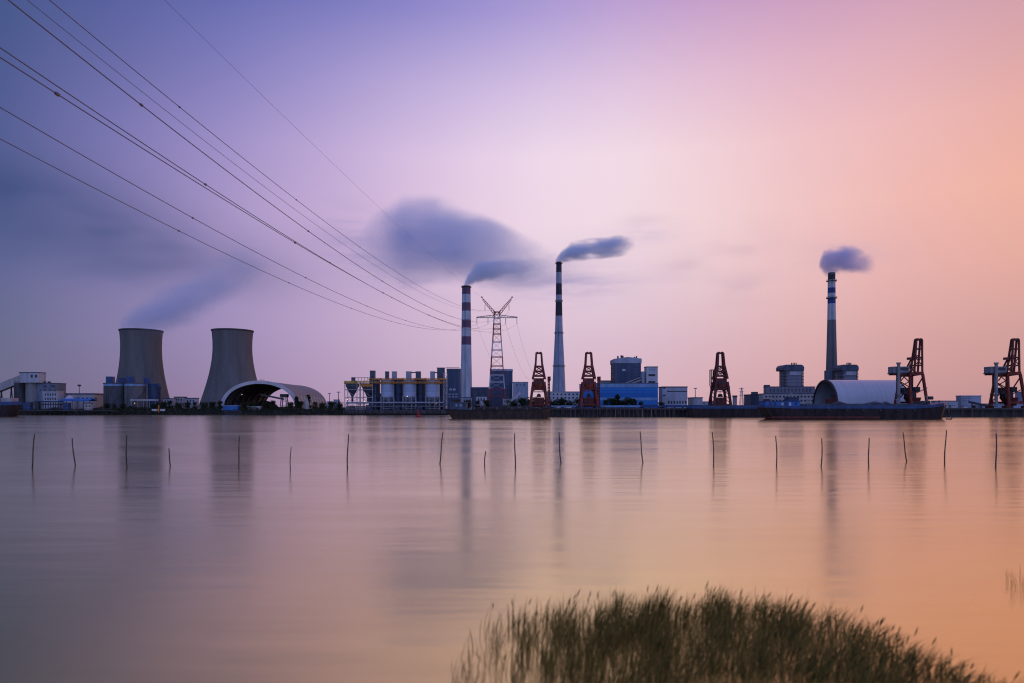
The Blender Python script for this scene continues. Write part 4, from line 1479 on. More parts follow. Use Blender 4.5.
# --- right-hand power station
def boiler_unit(p0, p1, q0, Y, label, left_shaft=None, vents=(0, 1, 2, 3)):
    d = 16
    x0, x1 = fspan(p0, p1, Y, d)
    cx = (x0 + x1) / 2
    t = thing('boiler_house', label, 'boiler house', (cx, Y + d / 2, GZ), 'rounded boiler houses on the right')
    w_ = x1 - x0
    mb = MB()
    mb.box(x0 + w_ * .14, x1 - w_ * .03, Y + 1, Y + d - 1, GZ, Z(q0 + 6, Y))
    mb.build('boiler_wall', grey_floors, t)
    z0, z1 = Z(q0 + 6.6, Y), Z(q0 + .6, Y)
    h = z1 - z0
    mb = MB()
    mb.prism([(x0, z0 + h * .12), (x0 + w_ * .03, z0), (x1 - w_ * .03, z0), (x1, z0 + h * .12), (x1, z0 + h * .55), (x1 - w_ * .05, z0 + h * .85), (x1 - w_ * .14, z1),
              (x0 + w_ * .14, z1), (x0 + w_ * .05, z0 + h * .85), (x0, z0 + h * .55)], Y - .5, Y + d)
    mb.build('roof_hood', slate, t)
    mb = MB()
    mb.box(x0 + w_ * .32, x1 - w_ * .10, Y + .5, Y + .98, Z(q0 + 11, Y), Z(q0 + 6.9, Y))
    mb.build('pale_panel', grey_p, t)
    for a, b in ((x0 + w_ * .03, x0 + w_ * .2), (x1 - w_ * .08, x1)):
        mb = MB()
        zt = z0 + .2
        n_ = 8
        for x in (a, b):
            for y in (Y + 1, Y + 5):
                mb.bar((x, y, GZ), (x, y, zt), .3)
        for k in range(n_):
            za, zb_ = Z(394, Y) + (zt - Z(394, Y)) * k / n_, Z(394, Y) + (zt - Z(394, Y)) * (k + 1) / n_
            mb.box(a - .3, b + .3, Y + .8, Y + 5, zb_ - .3, zb_)
            mb.bar((a, Y + 1, za), (b, Y + 1, zb_), .2)
        mb.build('stair_frame', steel_dk, t)
    for k in vents:
        mb = MB()
        x = cx + w_ * (.04 + .075 * k)
        mb.path([(x, Y + 6, z1 - .1), (x, Y + 6, z1 + 2.0)], .42, 8)
        mb.build('roof_vent', steel_dk, t)
    if left_shaft:
        mb = MB()
        fbox(mb, left_shaft[0], left_shaft[1], left_shaft[2], 400, Y + 2, 4, z0=GZ)
        mb.build('lift_shaft', slate, t)
    return t


boiler_unit(776, 804, 364, 570, 'rounded boiler house with roof hood, left of the white barrel-roofed hall')
boiler_unit(832, 858.5, 364, 574, 'rounded boiler house with roof hood, rising behind the white barrel-roofed hall', (824.2, 832, 370.4))


def right_station():
    t, x0, x1, z1 = building('turbine_hall', 'low dark turbine hall around the foot of the left boiler house', 'building', 763.5, 815, 386.4, 562, 7, grey_floors, slate)
    mb = MB()
    fbox(mb, 763.6, 770, 384.8, 387.2, 563, 5)
    mb.build('roof_house', slate, t)
    windows(t, front_px(x0, 562) + 2, 812, 388, 392, 12, 2, 562, .5, .5)
    t, x0, x1, z1 = building('office_building', 'long pale building with a row of windows behind the blue ship cabin', 'building', 758.8, 816, 393.4, 540, 10, offwhite, slate, parapet=.5)
    windows(t, front_px(x0, 540) + 1, 814, 394.6, 402.6, 14, 2, 540, .5, .42)
    # white barrel-roofed hall
    xa, xb, y0, y1, zb = 214.8, 262.0, 450.0, 488.0, 4.6
    t = thing('barrel_hall', 'white barrel-roofed hall with a dark open arched end', 'storage hall', (xa, 469, zb))
    W, H, n_ = 19.0, 20.0, 32
    def ring(x, w_, h_):
        return [(x, 469 - w_ * cos(pi * i / n_), zb + h_ * sin(pi * i / n_) ** 0.9) for i in range(n_ + 1)]
    mb = MB()
    mb.loft([ring(x, W, H) + ring(x, W - .35, H - .35)[::-1] for x in (xa + .5, (xa + xb) / 2, xb)])
    ro = mb.build('roof', roof_ribs, t, smooth=True)
    mb = MB()
    mb.loft([ring(x, W + .15, H + .15) + ring(x, W - 1.0, H - 1.0)[::-1] for x in (xa - .3, xa + .5)])
    mb.build('arch_rim', steel_dk, t)
    mb = MB()
    mb.loft([ring(xb + .02, W - .4, H - .4), ring(xb + .4, W - .4, H - .4)])
    mb.build('end_wall', brown_heap, t)
    for k in range(3):
        mb = MB()
        x = xa + 20 + k * 8
        mb.loft([ring(x, W - .37, H - .37) + ring(x, W - 1.2, H - 1.2)[::-1], ring(x + .5, W - .37, H - .37) + ring(x + .5, W - 1.2, H - 1.2)[::-1]])
        mb.build('inner_rib', steel_dk, t)
    hp = MB()
    hp.lathe(238, 470, [(14, zb), (8, zb + 5), (3, zb + 8.5), (.5, zb + 9)], 24, cap1=True)
    tag(hp.build('coal_heap', coal, loc=(238, 470, zb)), 'dark conical heap inside the white barrel-roofed hall', 'heap')
    t = thing('reclaimer', 'low red machine standing in the dark mouth of the white barrel-roofed hall', 'machine', (218, 458, zb))
    mb = MB()
    mb.box(216.2, 219.8, 452.5, 472, zb + 4.4, zb + 6.9)
    for yy in (453.4, 471):
        for xx in (216.5, 219.5):
            mb.bar((xx, yy, zb + 1.2), (xx, yy, zb + 4.4), .5)
    mb.build('chassis', red_p, t)
    mb = MB()
    mb.box(216.9, 219.1, 453.3, 459.2, zb + 6.9, zb + 8.6)
    mb.build('cab', red_dk, t)
    mb = MB()
    mb.bar((218, 460, zb + 6.9), (222, 474, zb + 9), .8, 1.1)
    mb.build('boom', red_p, t)
    for y in (453.6, 462, 470.6):
        for x in (216.3, 219.7):
            mb = MB()
            mb.path([(x - .35, y, zb + .9), (x + .35, y, zb + .9)], .9, 12)
            mb.build('wheel', steel_dk, t)
    # far right
    t, x0, x1, z1 = building('white_block', 'pale flat-roofed block between the two right-hand cranes', 'building', 956, 981.2, 395.4, 500, 6, bluegrey, grey_p)
    windows(t, 962, 970, 397, 402, 3, 2, 500, .3, .4)
    building('long_grey_shed', 'long low grey shed right of the big ship bow', 'shed', 931, 958, 400.6, 490, 5, grey_p, slate, parapet=.4)
    building('long_low_store', 'long low store behind the rightmost crane', 'shed', 978, 1040, 403.4, 492, 5, bluegrey, grey_p, parapet=.4)
    building('tall_grey_store', 'taller grey store cut by the right edge behind the rightmost crane', 'building', 1015, 1050, 391.5, 520, 8, bluegrey, grey_p)
    t = thing('sloping_belt', 'dark sloping belt conveyor between the white block and the rightmost crane', 'conveyor', (X(976, 470), 470, 5))
    mb = MB()
    mb.bar((X(969, 470), 470, Z(402, 470)), (X(990, 470), 470, Z(406.2, 470)), 1.4, 1.2)
    mb.build('belt', steel_dk, t)
    for px, q in ((972, 402.7), (981, 404.4)):
        mb = MB()
        mb.bar((X(px, 470), 470, GZ), (X(px, 470), 470, Z(q, 470)), .5)
        mb.build('trestle', steel_dk, t)


right_station()


# ------------------------------------------------------------------ wharf
WZ = 5.3


def wharf():
    x0, x1, y0, y1 = X(520, 410), 470.0, 410.0, 440.0
    t = thing('wharf', 'long dark wharf on pale piles along the far bank under the cranes', 'wharf', (150, 425, 0))
    mb = MB()
    mb.box(x0, x1, y0, y1, WZ - .9, WZ)
    mb.build('deck', concrete_dk, t)
    mb = MB()
    mb.box(x0, x1, y0 + 3.2, y0 + 4.2, -1, WZ - .9)
    mb.build('back_wall', concrete_dk, t)
    k = 0
    x = x0 + .8
    while x < x1 and k < 96:
        mb = MB()
        mb.path([(x, y0 + .8, -1), (x, y0 + .8, WZ - .9)], .42, 8)
        mb.build('pile', random.choice((stone_dk, concrete_dk, concrete_dk, concrete_dk, concrete)), t)
        x += 2.7 if x < 120 else 6.2
        k += 1
    rl = MB()
    rl.box(x0, x1, y0 - .12, y0 - .01, WZ - .35, WZ + .12)
    rl.build('kerb_beam', concrete_dk, t)
    for i in range(24):
        f = MB()
        xx = x0 + 4 + i * 11
        if xx > x1 - 3:
            break
        f.box(xx - .6, xx + .6, y0 - .9, y0 - .13, 1.1, 4.6)
        f.build('fender', rust, t)
    # conveyor along the quay
    t = thing('quay_conveyor', 'long light blue covered conveyor along the wharf behind the crane legs', 'conveyor', (100, 436, WZ))
    mb = MB()
    xa, xb = X(551, 436), X(640, 436)
    mb.box(xa, xb, 435, 438, WZ + .5, WZ + 1.75)
    mb.build('cover', blue_lt, t)
    mb = MB()
    mb.box(xb + .05, X(762, 436), 435, 438, WZ + .5, WZ + 1.9)
    mb.build('dark_cover', blue_dk, t)
    for i in range(26):
        mb = MB()
        xx = xa + 1 + i * 5.2
        mb.box(xx - .2, xx + .2, 435.3, 437.7, WZ, WZ + .5)
        mb.build('stand', steel_dk, t)
    for p0, p1, q, m_, lab in ((556.5, 560.5, 405.6, offwhite, 'small pale cabin on the wharf left of the second crane'),
                               (566, 571.5, 406, white_p, 'low white equipment box on the wharf left of the second crane'),
                               (948.5, 955, 405.2, offwhite, 'small pale cabin on the wharf right of the big ship'),
                               (961, 967.5, 406, white_p, 'low white cabin on the wharf below the pale block'),
                               (972, 976, 405.3, steel_dk, 'dark cabin on the wharf below the sloping belt')):
        c, a, b, z1 = building('quay_cabin', lab, 'cabin', p0, p1, q, 412, 2.5, m_, steel_dk, q1=407 + (CAMZ - WZ) * F / 412, parapet=.15)


wharf()


# ------------------------------------------------------------------ cranes
def jib_crane(px, Y, label, m_main, mirror=False, side_post=True, cab=True):
    """portal slewing crane seen end-on: four splayed legs, machine house, tall narrow A-frame with rungs, jib folded away"""
    s = Y / F
    cx = X(px, Y)
    t = thing('portal_crane', label, 'crane', (cx, Y, WZ), 'red portal cranes on the wharf')
    sg = -1 if mirror else 1
    P = lambda dx, dy, py: (cx + sg * dx * s, Y + dy, max(Z(py, Y), WZ + .02))
    D = 5.5
    legs = [(-8.9, -D), (8.3, -D), (8.3, D), (-8.9, D)]
    knee = [(-5.6, -3.6), (5.4, -3.6), (5.4, 3.6), (-5.6, 3.6)]
    for (a, b), (c, d) in zip(legs, knee):
        mb = MB()
        mb.bar(P(a, b, 408.1), P(c, d, 382), 1.35)
        mb.build('leg', m_main, t)
        bg = MB()
        q = P(a, b, 408.1)
        bg.box(q[0] - 1.6, q[0] + 1.6, q[1] - .8, q[1] + .8, WZ, WZ + 1.3)
        bg.build('bogie', steel_dk, t)
    pf = MB()
    for i in range(4):
        j = (i + 1) % 4
        pf.bar(P(*legs[i], 404.6), P(*legs[j], 404.6), .7)
        k0, k1 = knee[i], knee[j]
        pf.bar(P(*k0, 388.5), P(*k1, 388.5), 1.3, 1.9)
        pf.bar(P(*k0, 384), P(*k1, 384), .9)
        pf.bar(P(*k0, 391), P(*k1, 385), .5)
    pf.bar(P(-6.6, -4.4, 392), P(6.4, -4.4, 392), .5)
    pf.build('portal_frame', m_main, t)
    mh = MB()
    q0, q1 = P(-5.3, -3.2, 389), P(5.1, 3.2, 378.4)
    mh.box(min(q0[0], q1[0]), max(q0[0], q1[0]), q0[1], q1[1], q0[2], q1[2])
    mh.box(min(q0[0], q1[0]) + 1, max(q0[0], q1[0]) - 1, q0[1] - 1.5, q0[1], q0[2] + 1, q1[2] - 2)
    mh.build('machine_house', m_main if not mirror else red_dk, t)
    for dx in (-2.6, 0, 2.6):
        wn = MB()
        a, b = P(dx - .7, -4.9, 383.6), P(dx + .7, -4.9, 381.6)
        wn.box(min(a[0], b[0]), max(a[0], b[0]), Y - 4.85, Y - 4.72, a[2], b[2])
        wn.build('window', glass_dk, t)
    af = MB()
    lo = [(-6.0, -2.6), (6.0, -2.6), (6.0, 2.6), (-6.0, 2.6)]
    md = [(-3.3, -1.7), (3.5, -1.7), (3.5, 1.7), (-3.3, 1.7)]
    hi = [(-2.5, -1.0), (2.5, -1.0), (2.5, 1.0), (-2.5, 1.0)]
    for a, b, c in zip(lo, md, hi):
        af.bar(P(*a, 379), P(*b, 366.5), 1.3)
        af.bar(P(*b, 366.5), P(*c, 353), 1.1)
    for py, f in ((366.5, md), (371.4, [(-4.6, -2.1), (4.8, -2.1), (4.8, 2.1), (-4.6, 2.1)]), (376, [(-5.4, -2.4), (5.5, -2.4), (5.5, 2.4), (-5.4, 2.4)]), (353.2, hi)):
        for i in range(4):
            af.bar(P(*f[i], py), P(*f[(i + 1) % 4], py), .95)
    for q0, q1, f0, f1 in ((371.4, 366.5, (-4.6, 4.8), (-3.3, 3.5)), (376, 371.4, (-5.4, 5.5), (-4.6, 4.8))):
        for dy in (-2.2, 2.2):
            af.bar(P(f0[0], dy, q0), P(f1[1], dy, q1), .32)
            af.bar(P(f0[1], dy, q0), P(f1[0], dy, q1), .32)
    for k in range(5):
        w0 = 3.3 - .16 * k
        for dx in (-1, 1):
            af.bar(P(dx * w0, -1.6, 366 - 2.6 * k), P(dx * (w0 - .1), 1.6, 363.4 - 2.6 * k), .26)
    af.bar(P(-2.4, 0, 354), P(-6.4, 3, 380), .3)
    af.bar(P(2.4, 0, 354), P(7.4, 3, 380), .3)
    for dx in (-7.2, 6.8):
        for k in range(6):
            af.bar(P(dx * (1.18 - .06 * k), -4.6, 407 - 4 * k), P(dx * (1.12 - .06 * k), 4.6, 403 - 4 * k), .3)
    af.build('a_frame', m_main, t)
    cp = MB()
    a, b = P(-2.9, -1.4, 353.6), P(2.9, 1.4, 352.6)
    cp.box(min(a[0], b[0]), max(a[0], b[0]), a[1], b[1], a[2], b[2])
    for dx in (-1.6, 1.6):
        q = P(dx, 0, 353)
        cp.path([(q[0], q[1] - 1, q[2] + .2), (q[0], q[1] + 1, q[2] + .2)], .6, 10)
    cp.build('head_sheave', m_main, t)
    if side_post:
        jb = MB()
        for dx, dy in ((9.2, -1.2), (11.2, -1.2), (11.2, 1.2), (9.2, 1.2)):
            jb.bar(P(dx, dy, 407.2), P(dx - .6 if dx > 10 else dx + .1, dy, 377.2), .42)
        for k in range(10):
            z0, z1 = 407 - k * 3, 404 - k * 3
            jb.bar(P(9.2, -1.2, z0), P(11.1, -1.2, z1), .3)
            jb.bar(P(11.1, 1.2, z0), P(9.2, 1.2, z1), .3)
            jb.bar(P(9.2, -1.2, z1), P(11.1, -1.2, z1), .3)
        jb.build('jib', m_main, t)
        cw = MB()
        a, b = P(8.8, -1.6, 380.8), P(11.8, 1.6, 376.6)
        cw.box(min(a[0], b[0]), max(a[0], b[0]), a[1], b[1], a[2], b[2])
        cw.build('counterweight', m_main, t)
    else:
        cw = MB()
        for dx in (-9.6, -6.4):
            for dy in (-1.5, 1.5):
                cw.bar(P(dx * -1 if False else dx, dy, 386), P(dx, dy, 370), .5)
        cw.bar(P(-9.6, -1.5, 370), P(-6.4, -1.5, 370), .5)
        cw.bar(P(-9.6, -1.5, 378), P(-6.4, -1.5, 378), .5)
        cw.bar(P(-9.6, -1.5, 386), P(-6.4, -1.5, 378), .35)
        cw.bar(P(-9.6, 1.5, 370), P(-9.6, -1.5, 370), .5)
        cw.build('jib_hinge_frame', m_main, t)
        hk = MB()
        hk.bar(P(-9.4, 0, 386), P(-8.2, 0, 408), .7)
        hk.bar(P(9.0, 0, 386), P(9.6, 0, 408), .7)
        hk.build('stair', m_main, t)
    hp = MB()
    a = P(0, 0, 397.5)
    hp.loft([[(a[0] - 3.2, Y - 3, a[2]), (a[0] + 3.2, Y - 3, a[2]), (a[0] + 3.2, Y + 3, a[2]), (a[0] - 3.2, Y + 3, a[2])],
             [(a[0] - 2.9, Y - 3, WZ + .6), (a[0] + 2.9, Y - 3, WZ + .6), (a[0] + 2.9, Y + 3, WZ + .6), (a[0] - 2.9, Y + 3, WZ + .6)]])
    hp.build('hopper', red_dk, t)
    gr = MB()
    for k in (-.25, .25):
        gr.bar((a[0] + k, Y, Z(389, Y)), (a[0] + k, Y, a[2] + 1.6), .1)
    gr.prism([(a[0] - 1.5, a[2] + .3), (a[0] + 1.5, a[2] + .3), (a[0] + .9, a[2] + 2.2), (a[0] - .9, a[2] + 2.2)], Y - .9, Y + .9)
    gr.build('grab_bucket', steel_dk, t)
    return t


jib_crane(538.8, 424, 'leftmost red crane, behind the rusty barge and left of the tallest chimney', red_p)
jib_crane(588.6, 424, 'second red crane from the left, in front of the blue hall', red_p)
jib_crane(720.2, 424, 'red crane coloured dark as backlit, standing alone against the pink sky, third from the left', red_dk, side_post=False)  # darker red here puts the shade of a backlit crane into the colour


def big_crane(px, Y, label):
    """larger crane: splayed red portal, raking tower head, grey machinery house on a grey column to the left"""
    s = Y / F
    cx = X(px, Y)
    t = thing('unloading_crane', label, 'crane', (cx, Y, WZ), 'large red unloading cranes on the right')
    P = lambda dx, dy, py: (cx + dx * s, Y + dy, max(Z(py, Y), WZ + .02))   # dx in picture pixels from the tower base centre
    R = {}
    legs = [(-8.0, -6, -7.2), (8.6, -6, 5.4), (4.8, 7, 3.2), (-12.4, 7, -8.4)]
    for a, dy, b in legs:
        mb = MB()
        mb.bar(P(a, dy, 407), P(b, dy * .7, 374.5), 1.3)
        mb.build('leg', red_p, t)
        q = P(a, dy, 407)
        mb = MB()
        mb.box(q[0] - 2.2, q[0] + 2.2, q[1] - 1, q[1] + 1, WZ, WZ + 1.5)
        mb.build('bogie', red_dk, t)
    br = MB()
    br.bar(P(-7, -5, 376), P(-2.5, 1, 394), .75)
    br.bar(P(0.5, 1, 394), P(5.6, -4.4, 377), .6)
    br.bar(P(-8, -6, 394), P(-11.6, 7, 394), .7)
    br.bar(P(-9.2, 5.6, 381), P(-7.6, -5, 392), .5)
    br.bar(P(-11, 6.6, 402), P(-8, -5.5, 386), .5)
    br.bar(P(-8.2, -6, 402.5), P(8.4, -6, 402.5), 1.2, 1.6)
    br.bar(P(4.7, 7, 402.5), P(8.4, -6, 402.5), 1.0, 1.3)
    br.bar(P(-12.4, 7, 402.5), P(4.7, 7, 402.5), 1.0, 1.3)
    br.bar(P(-7.4, -4.2, 373.6), P(5.8, -4.2, 373.6), 1.3, 1.9)
    br.bar(P(-8.6, 5, 375), P(3.4, 5, 375), 1.3, 1.8)
    br.bar(P(-8.6, 5, 375), P(-7.4, -4.2, 374), 1.2)
    br.bar(P(3.4, 5, 375), P(5.8, -4.2, 374), 1.2)
    for dy in (-2.6, 2.6):
        br.bar(P(-22, dy, 374.4), P(4, dy, 374.4), .8, 1.0)
        br.bar(P(-7, dy, 367.2), P(.2, dy, 372.6), .8)
        br.bar(P(-7, dy, 372.6), P(-.6, dy, 366), .6)
        br.bar(P(-14, dy, 374.6), P(-8.6, dy * 2, 382.5), .6)
        br.bar(P(-10, dy, 374.6), P(-14.4, dy, 381), .5)
    br.bar(P(-10.6, 6, 388), P(4.2, 6.4, 380), .5)
    br.bar(P(-9.6, 6, 380), P(4.6, 6.6, 388), .5)
    br.bar(P(-8.2, -6, 396), P(8.2, -6, 388), .45)
    br.build('portal_frame', red_p, t)
    hd = MB()
    lo = [(-1.0, -2.2), (7.0, -2.2), (6.6, 2.2), (-.6, 2.2)]
    hi = [(2.4, -.9), (8.0, -.9), (7.8, .9), (2.6, .9)]
    def lev(u):
        return [(a[0] + (b[0] - a[0]) * u, a[1] + (b[1] - a[1]) * u) for a, b in zip(lo, hi)]
    for a, b in zip(lo, hi):
        hd.bar(P(*a, 373.5), P(*b, 340), .9)
    for py, u in ((349, .72), (357.5, .47), (365.5, .24), (339.6, 1)):
        f = lev(u)
        for i in range(4):
            hd.bar(P(*f[i], py), P(*f[(i + 1) % 4], py), .8)
    f = lev(.47); g_ = lev(.24)
    hd.bar(P(*f[0], 357.5), P(*g_[1], 365.5), .45)
    hd.bar(P(*f[1], 357.5), P(*g_[0], 365.5), .45)
    hd.build('tower_head', red_dk, t)
    cp = MB()
    a, b = P(2, -1.4, 340.6), P(8.4, 1.4, 339.2)
    cp.box(a[0], b[0], a[1], b[1], a[2], b[2])
    for dx in (3.6, 6.8):
        q = P(dx, 0, 339.4)
        cp.path([(q[0], q[1] - 1.2, q[2]), (q[0], q[1] + 1.2, q[2])], .7, 10)
    cp.build('head_sheave', red_dk, t)
    bs = MB()                                         # back stay, slanting down left from the head
    for dy in (-1.3, 1.3):
        bs.bar(P(2.0, dy, 345.5), P(.2, dy, 357), .7)
        bs.bar(P(.2, dy, 357), P(-6.4, dy, 370), .75)
    for k in range(6):
        u = k / 5
        x = 2.0 - 1.8 * min(1, u * 2) - 6.2 * max(0, u * 2 - 1)
        bs.bar(P(x, -1.3, 345.5 + 24.5 * u), P(x, 1.3, 345.5 + 24.5 * u), .4)
    bs.bar(P(-4, 0, 358.5), P(4.4, 0, 355.6), .7)
    bs.build('back_stay', red_dk, t)
    wk = MB()
    a, b = P(-5.2, -1.4, 359.8), P(-2.4, 1.4, 357.4)
    wk.box(a[0], b[0], a[1], b[1], a[2], b[2])
    wk.build('service_cabin', red_dk, t)
    mh = MB()
    a, b = P(-22.4, -3.2, 373.0), P(-6.6, 3.2, 366.8)
    mh.box(a[0], b[0], a[1], b[1], a[2], b[2])
    mho = mh.build('machinery_house', crane_grey, t)
    for k in range(4):
        wn = MB()
        x = a[0] + (b[0] - a[0]) * (.42 + .14 * k)
        wn.box(x - .6, x + .6, Y - 3.5, Y - 3.38, a[2] + 1.6, a[2] + 3.2)
        w_o = wn.build('window', glass_dk, mho)
    mh = MB()
    a2, b2 = P(-22.8, -3.6, 373.8), P(-6.4, 3.6, 373)
    mh.box(a2[0], b2[0], a2[1], b2[1], a2[2], b2[2])
    mh.build('house_base', steel_dk, t)
    co = MB()
    q0, q1 = P(-18.6, -4.4, 407.2), P(-18.6, -4.4, 364.4)
    co.path([q0, q1], .9, 14)
    co.path([(q1[0], q1[1], q1[2] - .1), (q1[0], q1[1], q1[2] + .9)], 1.3, 14)
    co.path([(q0[0], q0[1], Z(394.6, Y)), (q0[0], q0[1], Z(393.8, Y))], 1.7, 14)
    co.build('grey_column', crane_grey, t)
    ds = MB()
    for a3, b3, c3, d3 in ((-10.4, -3.6, 387.6, 394), (.6, 5.6, 387, 392), (-6.2, 1.8, 391, 398)):
        a, b = P(a3, -1.5, d3), P(b3, 3.5, c3)
        ds.box(a[0], b[0], a[1], b[1], a[2], b[2])
    ds.build('electrical_house', steel_dk, t)
    hp = MB()
    a = P(0, 0, 397.5)
    hp.loft([[(a[0] - 4.6, Y - 3, a[2]), (a[0] + 3.2, Y - 3, a[2]), (a[0] + 3.2, Y + 3, a[2]), (a[0] - 4.6, Y + 3, a[2])],
             [(a[0] - 2, Y - 1.5, WZ + 1.5), (a[0] + 3, Y - 1.5, WZ + 1.5), (a[0] + 3, Y + 1.5, WZ + 1.5), (a[0] - 2, Y + 1.5, WZ + 1.5)]])
    hp.build('hopper', red_dk, t)
    ci = MB()
    a = P(13.5, -2, 399.8)
    ci.bar(P(10.4, -2, 400.2), P(14, -2, 398.4), .4)
    ci.path([(a[0] - .2, a[1], Z(398, Y)), (a[0] + 2.4, a[1], Z(398, Y))], [1.1, 1.1], 10)
    ci.build('cable_reel', steel_dk, t)
    hs = MB()
    for k in range(8):
        u0, u1 = k / 8, (k + 1) / 8
        x0_, x1_ = (-14.6, -11.2)
        hs.bar(P(x0_ if k % 2 else x1_, 2.4, 405 - 30 * u0), P(x1_ if k % 2 else x0_, 2.4, 405 - 30 * u1), .42)
    for x_ in (-14.6, -11.2):
        hs.bar(P(x_, 2.4, 407), P(x_, 2.4, 375), .35)
    hs.build('stair', red_p, t)
    return t


big_crane(913.2, 424, 'large red crane with grey machinery house above the bow of the big ship')
big_crane(1009.8, 424, 'large red crane with grey machinery house at the right edge')


# ------------------------------------------------------------------ vessels
def hull(mb, x0, x1, yc, beam, zdeck, bow='right', rake=4.0, sheer=1.2, stern_rake=2.0, draft=.6, top=None, bot=None, inset=0.0):
    """lofted barge hull along x; bow end pointed, stern end transom"""
    N = 22
    secs = []
    for i in range(N + 1):
        u = i / N
        ub = u if bow == 'right' else 1 - u           # 0 stern .. 1 bow
        if ub > .82:
            k = (ub - .82) / .18
            wf = max(.03, sqrt(max(0, 1 - k ** 2.0)))
        elif ub < .06:
            wf = .8 + .2 * ub / .06
        else:
            wf = 1
        zt = zdeck + sheer * max(0, (ub - .75) / .25) ** 2 + sheer * .25 * max(0, (.15 - ub) / .15)
        x = x0 + (x1 - x0) * u
        dirn = 1 if bow == 'right' else -1
        xb = x
        if ub > .82:
            xb = x - dirn * rake * ((ub - .82) / .18)
        if ub < .10:
            xb = x + dirn * stern_rake * ((.10 - ub) / .10)
        h = beam / 2 * wf - inset
        hb = h * .92
        zl, zh = -draft if bot is None else bot, zt if top is None else zt + top
        xl = x if bot is not None else xb
        secs.append([(xl, yc - (h if bot is not None else hb), zl if bot is None else zt + bot), (x, yc - h, zh), (x, yc + h, zh), (xl, yc + (h if bot is not None else hb), zl if bot is None else zt + bot)])
    mb.loft(secs)


